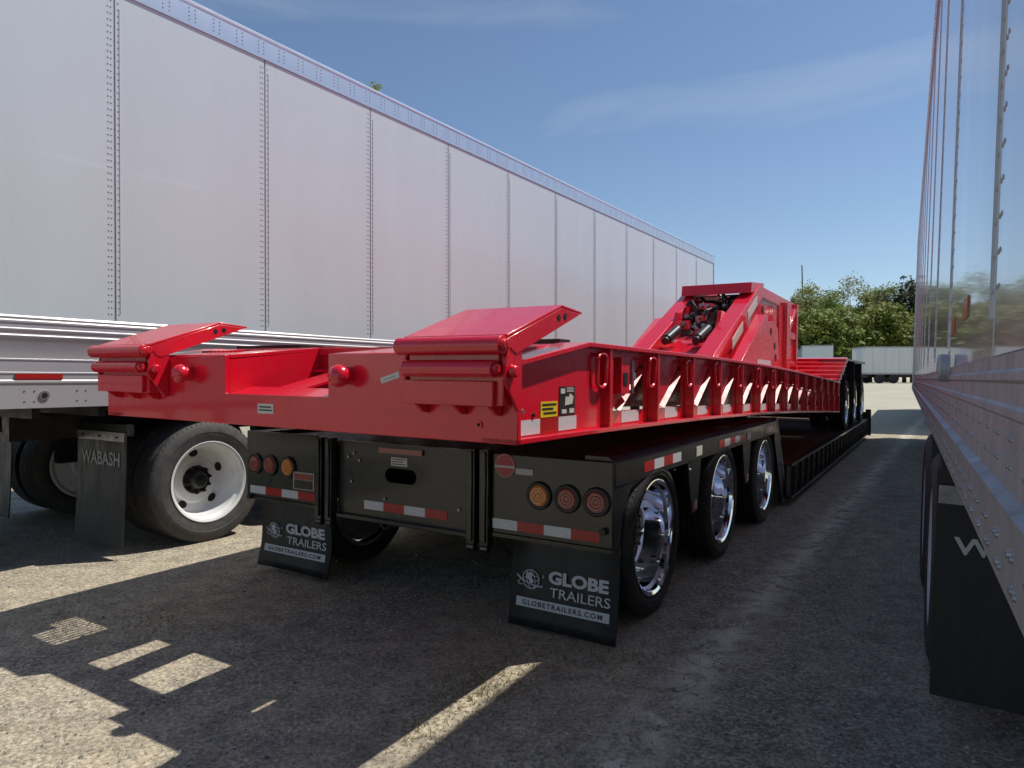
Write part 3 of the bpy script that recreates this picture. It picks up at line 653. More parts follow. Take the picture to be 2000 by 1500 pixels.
for side in (1, -1):
    c = (lambda o: -1.215 + o) if side > 0 else (lambda o: -3.805 - o)
    lo, hi = sorted((c(-.15), c(0)))
    mb = MB(); rail_sheet(mb, lo, hi, lambda s: zt_(s) - .02, .02, fine); tf = RD.part('top_flange', mb, 'red', bevel=.003)
    mb = MB(); rail_sheet(mb, lo, hi, zb_, .02, fine); bf = RD.part('bottom_flange', mb, 'red', bevel=.003)
    w0, w1 = sorted((c(-.075), c(-.06)))
    def web(pts, name='web_plate', par=None):
        mbx = MB(); mbx.prism(pts, w0, w1, 'x'); return RD.part(name, mbx, 'red')
    w0s, w1s = w0, w1; w0, w1 = sorted((c(-.052), c(-.037)))
    web([(1.999, zb_(2)+.0205), (2.76, zb_(2.76)+.0205), (2.76, zt_(2.76)-.0205), (2.54, zt_(2.54)-.0205), (1.999, zt_(2.0)-.0205)])
    w0, w1 = w0s, w1s
    ends = RIBS + [S_END]
    for i, (a, b) in enumerate(zip(ends, ends[1:])):
        zl = lambda s: zb_(s) + .085; zu = lambda s: zt_(s) - .075
        a1 = a + .10; q = b - a
        # lower and upper bands and two side panels leave a slanting opening
        mb = MB()
        mb.prism([(a, zb_(a)+.0205), (b, zb_(b)+.0205), (b, zl(b)), (a, zl(a))], w0, w1, 'x')
        mb.prism([(a, zu(a)), (b, zu(b)), (b, zt_(b)-.0205), (a, zt_(a)-.0205)], w0, w1, 'x')
        mb.prism([(a, zl(a)), (a + q*.24, zl(a)), (a + q*.80, zu(a)), (a, zu(a))], w0, w1, 'x')
        mb.prism([(b - q*.06, zl(b)), (b, zl(b)), (b, zu(b)), (b - q*.06, zu(b))], w0, w1, 'x')
        wp = RD.part('web_plate', mb, 'red')
        if side > 0:
            # canted gusset along the slanting edge, tilted to glint the sun at the camera
            jit = Vector((random.uniform(-.05, .05), random.uniform(-.05, .05), 0)) + Vector((0, 0, .03 * max(0, i - 4)))
            p = Vector((c(-.050), a + q*.30, zl(a) + .005)); sm = Vector((.3235, .388, .863)); cd = (Vector((0, 0, CH)) - (p + Vector((0, .15, .1)))).normalized()
            nrm = (sm + cd).normalized(); nrm = (nrm + jit).normalized(); k_ = -nrm.y / nrm.z; e = p + Vector((0, 1, k_)) * min(q*.50, (zu(a) - zl(a) - .02) / k_)
            d = (e - p); wv = d.normalized().cross(nrm).normalized() * .015
            th = nrm * .004
            mb = MB(); P = [p - wv, p + wv, e + wv, e - wv]; mb.add([x for x in P] + [x - th for x in P], [(0, 1, 2, 3), (7, 6, 5, 4)] + [(k, (k+1) % 4, (k+1) % 4 + 4, k + 4) for k in range(4)])
            RD.part('glint_gusset', mb, 'satin_red', parent=wp)
            if i < 9:
                mb = MB(); mb.box(w1 + .0002, w1 + .002, a + q*.42, a + q*.78, zb_(a) + .024, zb_(a) + .078); RD.part('reflective_tape', mb, 'tape_w', parent=wp)
    for i, s in enumerate(RIBS):
        r0, r1 = sorted((c(-.0595), c(-.006)))
        mb = MB(); mb.prism([(s, zb_(s)+.021), (s + .018, zb_(s)+.021), (s + .018, zt_(s)-.021), (s, zt_(s)-.021)], r0, r1, 'x')
        r0, r1 = sorted((c(-.030), c(-.018)))
        mb.prism([(s + .019, zb_(s)+.021), (s + .060, zb_(s)+.021), (s + .060, zt_(s)-.021), (s + .019, zt_(s)-.021)], r0, r1, 'x')
        rb = RD.part('rib', mb, 'red', bevel=.0015)
        if ringm is None:
            mbx = MB(); pts = []
            for t in range(24):
                an = 2*pi*t/24; y = .048*cos(an); z = .028*sin(an) + (.048 if sin(an) > 0 else -.048) + .0
                pts.append((0, y, z))
            mbx.tube(pts, .0095, 8, True); ringm = mbx.mesh('tie_ring', 'red')
        o = bpy.data.objects.new('tie_ring', ringm); COL.objects.link(o); o.parent = RD.e
        o.location = Vector((c(-.018), s - .065, zt_(s) - .115)) - Vector(RD.base); o.rotation_euler = (0, random.uniform(-.08, .08), 0)
        k = max(.62, (zt_(s) - zb_(s)) / .40); o.scale = (1, k, k)
# latch box in the first bay
mb = MB(); mb.box(-1.2745, -1.24, 2.93, 3.03, 1.20, 1.37); mb.box(-1.2395, -1.236, 2.955, 3.0, 1.24, 1.30, 1); RD.part('latch_box', mb, ['red', 'hole'], bevel=.003)
mb = MB(); mb.cyl((-1.25, 3.09, 1.2), (-1.25, 3.09, 1.36), .009, 8); mb.box(-1.262, -1.24, 3.07, 3.11, 1.27, 1.30); RD.part('latch_rod', mb, 'grey_steel')
# labels and tape on the solid rear web
WX = -1.2518
def sideplate(name, s0, s1, z0, z1, mat, lift=.002): 
    mb = MB(); mb.box(WX, WX + lift, s0, s1, z0, z1); return RD.part(name, mb, mat)
sideplate('reflective_tape', 2.03, 2.19, 1.068, 1.122, 'tape_w'); sideplate('reflective_tape', 2.191, 2.335, 1.068, 1.122, 'tape_r'); sideplate('reflective_tape', 2.336, 2.49, 1.068, 1.122, 'tape_w')
yl = sideplate('warning_label', 2.195, 2.325, 1.126, 1.184, 'yellow'); bl = sideplate('spec_label', 2.34, 2.475, 1.126, 1.24, 'ink')
mb = MB()
for k, (a, b) in enumerate(((2.205, 2.315), (2.205, 2.29), (2.215, 2.315))): mb.box(WX + .002, WX + .0035, a, b, 1.170 - k*.016, 1.177 - k*.016)
RD.part('warning_print', mb, 'ink', parent=yl)
mb = MB(); mb.box(WX + .002, WX + .0035, 2.35, 2.385, 1.212, 1.232); mb.prism([(2.385, 1.165), (2.45, 1.17), (2.46, 1.20), (2.43, 1.212), (2.42, 1.198), (2.39, 1.20)], WX + .002, WX + .0035, 'x')
mb.box(WX + .002, WX + .0035, 2.36, 2.40, 1.134, 1.150); mb.box(WX + .002, WX + .0035, 2.425, 2.465, 1.134, 1.152)
for k in range(4): mb.box(WX + .002, WX + .0035, 2.40, 2.465 - .008*(k % 2), 1.218 + k*.005, 1.2205 + k*.005)
RD.part('spec_print', mb, 'label', parent=bl)
mb = MB(); mb.cyl((WX, 2.05, 1.155), (WX + .014, 2.05, 1.155), .009, 8); mb.cyl((WX, 2.14, 1.138), (WX + .008, 2.14, 1.138), .007, 8, mi=1); RD.part('grease_fitting', mb, ['grey_steel', 'hole'])
# rear plate with notch
mb = MB(); pl = [(-3.805, 1.044), (-1.215, 1.044), (-1.215, 1.331), (-1.50, 1.345), (-1.66, 1.362), (-2.126, 1.362), (-2.126, 1.184), (-2.801, 1.184), (-2.801, 1.362), (-3.30, 1.352), (-3.52, 1.345), (-3.805, 1.331)]
mb.prism(pl, 1.974, 1.998, 'y'); rp = RD.part('rear_plate', mb, 'red', bevel=.003)
# blocks beside the notch: inner walls, sloping top plates
for (wl, l0, l1, cuts) in ((-2.14, -2.126, -1.33, 'r'), (-2.801, -3.69, -2.801, 'l')):
    wa, wb_ = (-2.141, -2.1265) if cuts == 'r' else (-2.8155, -2.8015)
    mb = MB(); mb.prism([(1.999, 1.10), (3.4, 1.10), (3.4, 1.395), (2.54, 1.40), (1.999, 1.342)], wa + (.015 if cuts == 'r' else 0), wb_ + (.014 if cuts == 'r' else 0), 'x'); RD.part('channel_wall', mb, 'red')
slope = lambda s: 1.362 + (min(s, 2.54) - 1.974) / .566 * .055
def topplate(l0, l1, s0, s1):
    mb = MB(); mb.prism([(s0, slope(s0) - .018), (s1, slope(s1) - .018), (s1, slope(s1)), (s0, slope(s0))], l0, l1, 'x'); return RD.part('top_plate', mb, 'red', bevel=.002)
topplate(-2.126, -1.71, 2.0, 2.54); topplate(-1.709, -1.692, 2.0, 2.30); topplate(-1.709, -1.692, 2.42, 2.54); topplate(-1.691, -1.364, 2.0, 2.54)
topplate(-3.655, -3.37, 2.0, 2.54); topplate(-3.369, -3.051, 2.0, 2.23); topplate(-3.05, -2.801, 2.0, 2.54); topplate(-3.369, -3.051, 2.50, 2.54)
mb = MB()
for i in range(9): mb.box(-3.36 + i*.0345, -3.345 + i*.0345, 2.231, 2.499, slope(2.36) - .012, slope(2.36) - .006)
RD.part('grating', mb, 'red')
# approach ramp in the notch
def ramp(l0, l1, s0, s1):
    z = lambda s: 1.184 + (s - 1.999) * .232
    mb = MB(); mb.prism([(s0, z(s0) - .012), (s1, z(s1) - .012), (s1, z(s1)), (s0, z(s0))], l0, l1, 'x'); RD.part('ramp_floor', mb, 'red')
ramp(-2.80, -2.127, 1.999, 2.13); ramp(-2.62, -2.44, 2.1305, 2.50); ramp(-2.80, -2.127, 2.5005, 3.05)
# deck behind
mb = MB(); mb.box(-3.655, -1.366, 2.5405, 3.05, 1.375, 1.415); mb.box(-3.65, -1.37, 2.56, 2.62, 1.08, 1.374); deckr = RD.part('cross_member', mb, 'red', bevel=.002)
s = 3.05; k = 0
while s < 11.2:
    zz = zt_(s) - .028
    mb = MB(); mb.box(-3.68, -1.34, s, min(s + .608, 11.25), zz - .03, zz - .005 + .001*(k % 2)); RD.part('deck_plate', mb, 'red'); s += .61; k += 1
mb = MB()
for l in (-2.2, -2.8): 
    for a, b in ((3.1, 7), (7, 11.2)): mb.prism([(a, zb_(a)+.05), (b, zb_(b)+.05), (b, zt_(b)-.065), (a, zt_(a)-.065)], l - .02, l + .02, 'x')
RD.part('centre_beam', mb, 'red')
for (l, s, w_, h_) in ((-3.0, 2.7, .3, .03), (-1.9, 2.75, .26, .035), (-1.55, 2.9, .2, .03), (-2.5, 3.2, .5, .025)):
    mb = MB(); mb.box(l - w_/2, l + w_/2, s, s + .35, 1.4155, 1.416 + h_*.4); RD.part('deck_pad', mb, 'red')
mb = MB(); mb.box(-3.60, -3.05, 2.62, 2.80, 1.416, 1.44); mb.box(-1.62, -1.40, 2.62, 2.72, 1.416, 1.442); RD.part('ramp_rest', mb, 'frame')
# bolster ramps and rollers
def bolster(l0, l1, label):
    e = RD.group('bolster', (l0, 1.87, 1.35), label)
    base = (l0, 1.87, 1.35)
    def P(name, mb, mat='red', bevel=.003): return RD.part(name, mb, mat, parent=e, off=base, bevel=bevel)
    # sloping ramp box: top sheet, two side cheeks, tip, ribs
    top = [(1.87, 1.415), (2.25, 1.546), (2.25, 1.534), (1.874, 1.404)]
    mb = MB(); mb.prism(top, l0, l1, 'x'); P('ramp_top', mb)
    tip = [(2.2505, 1.546), (2.42, 1.533), (2.42, 1.524), (2.2505, 1.534)]
    mb = MB(); mb.prism(tip, l0, l1, 'x'); P('ramp_tip', mb)
    for a in (l0, l1 - .012):
        mb = MB(); mb.prism([(1.876, 1.4035), (2.2505, 1.5335), (2.405, 1.522), (1.93, 1.352), (1.90, 1.365)], a, a + .012, 'x'); P('ramp_cheek', mb, bevel=.002)
        x = a + .012 if a > l0 else a
        for s_, z_ in ((2.225, 1.495), (2.275, 1.504)):
            mb = MB(); d = .0015 if a > l0 else -.0015; mb.cyl((x, s_, z_), (x + d, s_, z_), .013, 12); P('cheek_hole', mb, 'hole', 0)
    mb = MB(); n = 3
    for i in range(1, n): a = l0 + (l1-l0)*i/n; mb.prism([(1.9, 1.40), (2.22, 1.515), (2.3, 1.505), (1.95, 1.37)], a, a + .01, 'x')
    mb.box(l0 + .0125, l1 - .0125, 1.905, 1.915, 1.362, 1.405); P('ramp_stiffener', mb)
    for (z_, r_, inset) in ((1.380, .031, 0), (1.303, .029, .03)):
        mb = MB(); mb.cyl((l0 + inset, 1.845, z_), (l1 - inset, 1.845, z_), r_, 24)
        for a, d in ((l0 + inset, -1), (l1 - inset, 1)): mb.cyl((a, 1.845, z_), (a + d*.014, 1.845, z_), r_*.72, 20, r_*.5)
        P('roller', mb)
    mb = MB()
    mb.box(l0 + .02, l1 - .02, 1.88, 1.96, 1.18, 1.395); mb.box(l0 + .03, l1 - .03, 1.868, 1.879, 1.325, 1.355); P('roller_back', mb)
    for a in (l0 - .001, l1 - .017):
        mb = MB(); mb.prism([(1.972, 1.39), (1.89, 1.40), (1.87, 1.335), (1.865, 1.27), (1.90, 1.22), (1.95, 1.16), (1.972, 1.16)], a, a + .014, 'x'); P('roller_cheek', mb, bevel=.002)
    mb = MB(); mb.box(l0 + .01, l1 - .05, 1.862, 1.880, 1.178, 1.262); mb.box(l0 + .01, l1 - .05, 1.8805, 1.972, 1.248, 1.262); mb.box(l0 + .01, l1 - .05, 1.8805, 1.972, 1.178, 1.188); P('bumper_bar', mb, bevel=.003)
    for a in (l0 + .02, l0 + .19, l1 - .10): P('bumper_bracket', MB().prism([(1.973, 1.177), (1.90, 1.177), (1.945, 1.145), (1.973, 1.14)], a, a + .018, 'x'))
    mb = MB(); mb.cyl((l1 + .001, 1.90, 1.295), (l1 + .022, 1.90, 1.295), .024, 18, .018); P('end_pin', mb)
    mb = MB(); mb.cyl((l1 - .012, 1.86, 1.385), (l1 + .016, 1.86, 1.385), .018, 14); P('end_pin', mb)
bolster(-1.635, -1.195, 'right bolster with two red rollers under a raised ramp plate')
bolster(-3.70, -3.235, 'left bolster with two red rollers under a raised ramp plate')
for l in (-2.01, -3.065):
    mb = MB(); mb.cyl((l, 1.9735, 1.272), (l, 1.93, 1.272), .036, 20)
    mb.lathe((l, 1.93, 1.272), [(0, .044), (.012, .046), (.030, .040), (.042, .026), (.047, .001)], 24, axis=(0, -1, 0)); mb.lathe((l, 1.93, 1.272), [(0, .036), (0, .044)], 24, axis=(0, -1, 0)); RD.part('stop_pin', mb, 'red')
mb = MB(); mb.box(-2.565, -2.46, 1.9715, 1.9735, 1.102, 1.145); lb1 = RD.part('paper_label', mb, 'label')
mb = MB()
for k in range(2): mb.box(-2.555, -2.475 + .005*k, 1.970, 1.971, 1.128 - k*.014, 1.134 - k*.014)
RD.part('label_print', mb, 'ink', parent=lb1)
mb = MB(); a = .28; C0 = Vector((-1.79, 1.9725, 1.268)); ux = Vector((cos(a), 0, sin(a))) * .048; uz = Vector((-sin(a), 0, cos(a))) * .0115
mb.add([C0 - ux - uz, C0 + ux - uz, C0 + ux + uz, C0 - ux + uz], [(0, 1, 2, 3)]); lb2 = RD.part('paper_label', mb, 'label', label='small tilted pale label')
mb = MB(); C1 = C0 - Vector((0, .001, 0)); mb.add([C1 - ux*.7 - uz*.3, C1 + ux*.6 - uz*.3, C1 + ux*.6 + uz*.1, C1 - ux*.7 + uz*.1], [(0, 1, 2, 3)]); RD.part('label_print', mb, 'grey_steel', parent=lb2)
mb = MB(); mb.cyl((-1.372, 1.9735, 1.107), (-1.372, 1.968, 1.107), .013, 14); mb.cyl((-1.372, 1.9675, 1.107), (-1.372, 1.966, 1.107), .006, 10, mi=1); RD.part('drain_plug', mb, ['red', 'hole'])
# gooseneck on top
e = RD.group('gooseneck', (-2.5, 7.2, 1.4), 'tall sloping red gooseneck with exposed hydraulics')
GB = (-2.5, 7.2, 1.4)
def G(name, mb, mat='red', bevel=.004): return RD.part(name, mb, mat, parent=e, off=GB, bevel=bevel)
LA, LB = -2.98, -2.0
for l in (LA, LB - .20):
    mb = MB(); mb.prism([(7.15, 1.44), (7.3, 1.54), (9.35, 2.47), (9.41, 2.50), (12.1, 2.50), (12.1, 2.36), (9.6, 2.36), (7.6, 1.45)], l, l + .20, 'x'); G('side_rail', mb)
for l in (LA + .03, LB - .05):
    mb = MB(); mb.prism([(7.5, 1.36), (7.7, 1.42), (8.6, 1.86), (9.7, 2.355), (12.1, 2.355), (12.1, 1.3), (9.6, 1.3)], l, l + .02, 'x'); G('side_web', mb)
mb = MB(); mb.prism([(9.0, 2.36), (9.03, 2.50), (9.75, 2.57), (9.75, 2.52)], LA + .05, LB - .02, 'x'); G('top_hood', mb)
mb = MB(); mb.box(LA + .2, LB - .2, 9.76, 12.1, 2.42, 2.44); G('top_plate', mb)
mb = MB(); mb.prism([(7.3, 1.45), (8.4, 1.78), (9.6, 1.92), (9.6, 1.86), (7.3, 1.40)], LA + .2, LB - .2, 'x'); G('bed_plate', mb)
mb = MB(); mb.box(LA + .2, LB - .2, 9.9, 9.93, 1.75, 2.36); G('bulkhead', mb, 'frame')
mb = MB(); mb.box(LA + .2, LB - .2, 7.25, 7.33, 1.40, 1.50); G('lower_cross_bar', mb)
# outer stepped plate and upright on the right
for l in (-1.86, -3.16):
    mb = MB(); mb.prism([(7.7, 1.36), (7.95, 1.44), (8.95, 1.98), (9.45, 2.02), (9.75, 1.95), (9.9, 1.36)], l, l + .03, 'x'); G('hinge_plate', mb)
    mb = MB(); mb.prism([(7.55, 1.42), (8.8, 2.06), (9.0, 2.06), (8.95, 1.99), (7.95, 1.45)], l - .06, l + .06, 'x'); G('hinge_flange', mb)
    mb = MB(); mb.box(l - .03, l + .07, 10.2, 10.45, 1.3, 2.34); mb.box(l - .03, l + .05, 11.1, 11.22, 1.3, 2.40); mb.box(l - .02, l + .04, 10.46, 11.09, 1.85, 1.95); mb.box(l - .02, l + .04, 10.46, 11.09, 1.45, 1.53)
    mb.box(l - .02, l + .02, 9.91, 10.199, 1.3, 2.28); mb.box(l - .015, l + .01, 10.451, 11.099, 1.531, 1.849); mb.box(l - .015, l + .01, 10.451, 10.8, 1.951, 2.25)
    mb.prism([(10.46, 1.96), (10.6, 1.96), (11.09, 2.30), (10.98, 2.32)], l - .01, l + .05, 'x'); G('upright', mb)
for s, z in ((9.3, 1.88), (9.55, 1.7), (9.62, 1.55)): G('pin_hole', MB().cyl((-1.829, s, z), (-1.826, s, z), .05, 12), 'hole', 0)
for s, z in ((9.35, 2.25), (9.75, 2.2)): G('pin_hole', MB().cyl((-2.029, s, z), (-2.026, s, z), .06, 12), 'hole', 0)
for s, z in ((8.0, 1.72), (8.75, 2.10)):
    mb = MB(); mb.prism([(s, z), (s + .5, z + .24), (s + .5, z + .12), (s, z - .12)], LB - .029, LB - .026 + .03, 'x'); G('info_label', mb, 'label', 0)
mb = MB(); mb.prism([(8.5, 1.40), (9.3, 1.40), (9.3, 1.50), (8.5, 1.50)], -1.829, -1.825, 'x'); G('white_sign', mb, 'tape_w', 0)
# hydraulics
for l in (-2.67, -2.31):
    mb = MB(); mb.cyl((l, 7.68, 1.71), (l + .03, 7.98, 1.84), .060, 20); mb.cyl((l, 7.62, 1.685), (l, 7.68, 1.71), .045, 16); G('accumulator', mb, 'hose')
    mb = MB(); mb.prism([(8.1, 1.72), (8.4, 1.8), (8.45, 2.08), (8.3, 2.08)], l - .11 if l < -2.5 else l + .06, l - .06 if l < -2.5 else l + .11, 'x'); G('valve_bracket', mb)
random.seed(5)
for i in range(20):
    p = Vector((random.uniform(-2.75, -2.23), random.uniform(8.0, 9.6), random.uniform(1.72, 1.84))); p.z += (p.y - 8.2) * .38 * random.uniform(.6, 1.25)
    q = p + Vector((random.uniform(-.3, .3), random.uniform(-.2, .3), random.uniform(.0, .3))); q.x = min(-2.22, max(-2.76, q.x))
    m_ = (p + q) / 2 + Vector((random.uniform(-.1, .1), random.uniform(-.1, .1), random.uniform(-.1, .2)))
    mb = MB(); mb.tube([p, p*.3 + m_*.7, m_, m_*.3 + q*.7 + Vector((0, 0, .03)), q], random.choice((.014, .02, .026)), 7); G('hydraulic_hose', mb, 'hose', 0)
for i in range(24):
    p = (random.uniform(-2.72, -2.28), random.uniform(8.3, 9.7)); z = 1.74 + (p[1] - 8.2) * .32 + random.uniform(-.03, .25); r = random.uniform(.03, .075)
    mb = MB(); mb.box(p[0]-r, p[0]+r, p[1]-r, p[1]+r, z, z + r*1.4); G('valve_block', mb, random.choice(('frame', 'frame', 'red', 'red')), .005)
    mb = MB(); mb.cyl((p[0], p[1]-r, z + r*.7), (p[0], p[1]-r*2.2, z + r*.9), r*.4, 12); G('fitting', mb, 'grey_steel', 0)
mb = MB(); mb.tube([(-2.5 + .12*cos(t), 8.5, 1.74 + .14*sin(t)) for t in [pi*i/10 for i in range(11)]], .022, 8); G('lifting_hoop', mb, 'red', 0)
# axle section at the far end
z0r = 1.24
for i in range(6):
    mb = MB(); a = 11.32 + i*.2; z = z0r + i*.068
    mb.prism([(a, z - .05), (a, z + .022), (a + .05, z + .03), (a + .2, z + .045), (a + .2, z - .05)], -3.78, -1.24, 'x'); RD.part('ramp_step', mb, 'red', bevel=.004)
mb = MB(); mb.prism([(11.301, .80), (11.301, 1.185), (12.54, 1.60), (16.2, 1.60), (16.2, 1.30), (12.6, 1.28), (11.8, .80)], -3.5, -1.75, 'x'); RD.part('axle_body', mb, 'red', bevel=.004)
for l0, l1 in ((-1.74, -1.26), (-3.78, -3.51)):
    mb = MB(); mb.prism([(12.1, 1.36), (12.54, 1.615), (16.2, 1.615), (16.2, 1.58), (12.56, 1.58), (12.12, 1.33)], l0, l1, 'x'); RD.part('fender', mb, 'grey_steel' if l0 > -2 else 'red')
for s in (12.75, 14.15, 15.55):
    for lat, f_ in ((-1.385, 1), (-3.65, -1)): add_wheel(RD, 'red', lat, s, .83, f_)
    mb = MB(); mb.box(-1.66, -1.24, s - .50, s - .47, .75, 1.57); RD.part('axle_flap', mb, 'frame')
    mb = MB(); mb.cyl((-1.5, s, .83), (-3.5, s, .83), .07, 12); mb.box(-2.0, -1.8, s - .15, s + .15, .85, 1.3); mb.box(-3.3, -3.1, s - .15, s + .15, .85, 1.3); RD.part('axle', mb, 'frame')

# ------------------------------------------------------------------ distant trailers
def far_van(label, X, Y, yaw, Lg, Hh, mat='white', open_=False):
    e = bpy.data.objects.new('distant_trailer', None); COL.objects.link(e); e.location = (X, Y, .85); e.rotation_euler = (0, 0, yaw)
    e['label'] = label; e['category'] = 'trailer'; e['group'] = 'parked trailers at the far edge of the lot'
    def P(n, mb, m_):
        o = bpy.data.objects.new(n, mb.mesh(n, m_)); COL.objects.link(o); o.parent = e
    mb = MB(); mb.box(0, Lg, 0, 2.5, .95, Hh); P('body', mb, mat)
    mb = MB(); k = 0
    x = .6
    while x < Lg: mb.box(x, x + .05, -.03, -.001, 1.0, Hh - .1); x += 1.2
    P('body_rib', mb, 'white_shade')
    mb = MB(); mb.box(-.02, Lg + .02, -.04, 2.54, Hh + .001, Hh + .12); mb.box(0, Lg, -.03, 2.53, .82, .949); P('rail', mb, 'alu_dull')
    mb = MB(); mb.box(.4, Lg - .4, .6, 1.9, .55, .819); mb.box(Lg*.72, Lg*.72 + .15, .15, .3, .02, .819); P('underframe', mb, 'frame')
    for wx in (1.3, 2.6):
        for wy in (.14, 2.36):
            mb = MB(); mb.lathe((wx, wy, .48), [(-.13, .05), (-.13, .42), (-.1, .47), (.1, .47), (.13, .42), (.13, .3), (.08, .28), (.08, .05)], 20, axis=(0, -1, 0)); P('wheel', mb, 'rubber')
far_van('distant grey white trailer parked broadside beyond the lot, right of the red wheels', 32.2, 62.0, 0, 15, 3.25, 'white_shade')
far_van('distant white trailer seen half hidden behind the red axle section', 28.3, 60.0, 1.2, 9, 3.3, 'white')
far_van('low pale distant trailer just showing above the red stepped ramp', 22.5, 66.0, 0, 8.5, 3.2, 'white')
# neighbour in the right hand row, its shadow crosses the lane
T2, _ = None, None
e2 = Thing('box_trailer', 'second white box trailer standing ahead of the right one in the same row', 'trailer', TG, (.55, 19.6, 0), 0, 'white box trailers')
mb = MB(); mb.box(.55, 3.1, 19.6, 33.5, 1.05, 4.1); e2.part('body', mb, 'white')
mb = MB(); mb.box(.9, 2.8, 20, 33, .8, 1.049); e2.part('underframe', mb, 'frame')
for s in (21.5, 22.8, 31):
    for l, f_ in ((.72, -1), (2.95, 1)): add_wheel(e2, 'van', l, s, .468, f_, inner=False)

# ------------------------------------------------------------------ trees
def tree(name, label, X, Y, H, R, mat, kind='round', n=2600, z0=.85, seed=0, leaf=.22):
    rnd = random.Random(seed)
    e = bpy.data.objects.new(name, None); COL.objects.link(e); e.location = (X, Y, z0); e['label'] = label; e['category'] = 'tree'; e['group'] = 'trees beyond the lot'
    mb = MB(); tr = .03 * H * .5 + .06
    pts = [Vector((rnd.uniform(-.15, .15)*i*.3, rnd.uniform(-.15, .15)*i*.3, H*.82*i/6)) for i in range(7)]
    for i in range(6): mb.cyl(pts[i], pts[i+1], tr*(1 - i/6.5), 9, tr*(1 - (i+1)/6.5), cap=False)
    tips = []
    for i in range(11):
        t = rnd.uniform(.22, .92); b = pts[min(5, int(t*6))].lerp(pts[min(6, int(t*6)+1)], t*6 % 1)
        a = rnd.uniform(0, 2*pi); ln = R * rnd.uniform(.55, .95) * (1.15 - t*.6)
        q = b + Vector((cos(a)*ln, sin(a)*ln, ln*rnd.uniform(.35, .9))); m_ = b.lerp(q, .5) + Vector((0, 0, -.1*ln))
        mb.tube([b, m_, q], tr*.22, 5); tips.append(q); tips.append(m_)
    o = bpy.data.objects.new('trunk', mb.mesh('trunk', 'bark')); COL.objects.link(o); o.parent = e
    clumps = []
    for k in range(60):
        if kind == 'cone':
            t = rnd.uniform(.08, 1); rr = R*(1 - t)*.95 + .15; a = rnd.uniform(0, 2*pi); c = Vector((cos(a)*rr*.8, sin(a)*rr*.8, H*t)); cr_ = .35 + .6*(1-t)
        else:
            if k < len(tips): c = tips[k] + Vector((rnd.uniform(-.3, .3), rnd.uniform(-.3, .3), rnd.uniform(0, .5)))
            else:
                t = rnd.uniform(.25, 1.0); rr = R * sqrt(max(.05, 1 - ((t - .55)/.5)**2)) * rnd.uniform(.3, 1); a = rnd.uniform(0, 2*pi); c = Vector((cos(a)*rr, sin(a)*rr, H*t*.96))
            cr_ = rnd.uniform(.22, .50) * R
        clumps.append((c, cr_))
    vs = []; fs = []
    for i in range(n):
        c, cr_ = clumps[rnd.randrange(len(clumps))]
        d = Vector((rnd.gauss(0, 1), rnd.gauss(0, 1), rnd.gauss(0, .8))).normalized() * cr_ * rnd.random()**.45
        p = c + d; u = Vector((rnd.gauss(0, 1), rnd.gauss(0, 1), rnd.gauss(0, 1))).normalized(); v = u.orthogonal().normalized(); s_ = leaf*rnd.uniform(.5, 1.3)
        k = len(vs); vs += [p - u*s_, p + v*s_*.6, p + u*s_, p - v*s_*.6 + Vector((0, 0, s_*.2))]; fs += [(k, k+1, k+2), (k, k+2, k+3)]
    me = bpy.data.meshes.new('crown'); me.from_pydata([tuple(v) for v in vs], [], fs); me.materials.append(M[mat])
    o = bpy.data.objects.new('crown', me); COL.objects.link(o); o.parent = e
def at(u, depth): return (u - 1000) / F * depth
def hgt(y, depth, z0=.85): return CH + (740 - y) / F * depth - z0
TREES = [(1545, 84, 574, 2.6, 'leaf2', 'olive green tree beside the red gooseneck, leftmost of the row'), (1585, 88, 556, 3.2, 'leaf', 'green tree under the leaning pole'),
         (1628, 83, 562, 2.9, 'leaf3', 'bright green tree, third from the left in the row'), (1662, 86, 543, 3.4, 'leaf2', 'tallest olive green tree in the middle of the row'),
         (1700, 82, 560, 3.0, 'leaf', 'broad green tree directly above the gap between distant trailers'), (1732, 87, 558, 3.0, 'leaf3', 'light green tree touching the dark evergreen'),
         (1500, 90, 600, 3.0, 'leaf', 'low green tree mostly hidden by the red upright'), (1430, 95, 640, 3.0, 'leaf2', 'low olive tree hidden behind the gooseneck')]
for i, (u, d, y, R, m_, lab) in enumerate(TREES): tree('broadleaf_tree', lab, at(u, d), d, hgt(y, d), R, m_, n=7500, seed=20 + i, leaf=.17)
tree('evergreen_tree', 'dark evergreen tree at the edge of the right trailer', at(1766, 78), 78, hgt(541, 78), 3.0, 'leaf_d', n=9000, seed=40, leaf=.22)
tree('evergreen_tree', 'dark evergreen tree rising behind the right trailer edge, hidden part of the row', at(1830, 80), 80, hgt(560, 80), 3.0, 'leaf_d', n=3500, seed=41, leaf=.25)
for i in range(7):
    tree('understory_bush', ['low bush behind the far trailers, %s' % w_ for w_ in ('beside the gooseneck', 'below the pole', 'left of the tallest tree', 'under the tallest tree', 'right of the tallest tree', 'left of the dark evergreen', 'under the dark evergreen')][i],
         at(1540 + i*40, 76), 76, hgt(625 - (i % 3)*14, 76), 3.2, 'leaf' if i % 2 else 'leaf3', n=5000, seed=60 + i, leaf=.28)
tree('tall_tree', 'tall tree whose tip shows above the left trailer roof near its third joint', at(722, 42), 42, hgt(153, 42, .2), 1.6, 'leaf', n=3000, z0=.2, seed=80, leaf=.13)
tree('tall_tree', 'tall tree whose tip shows above the far end of the left trailer roof', at(1243, 60), 60, hgt(413, 60), 2.2, 'leaf', n=2600, seed=81, leaf=.2)
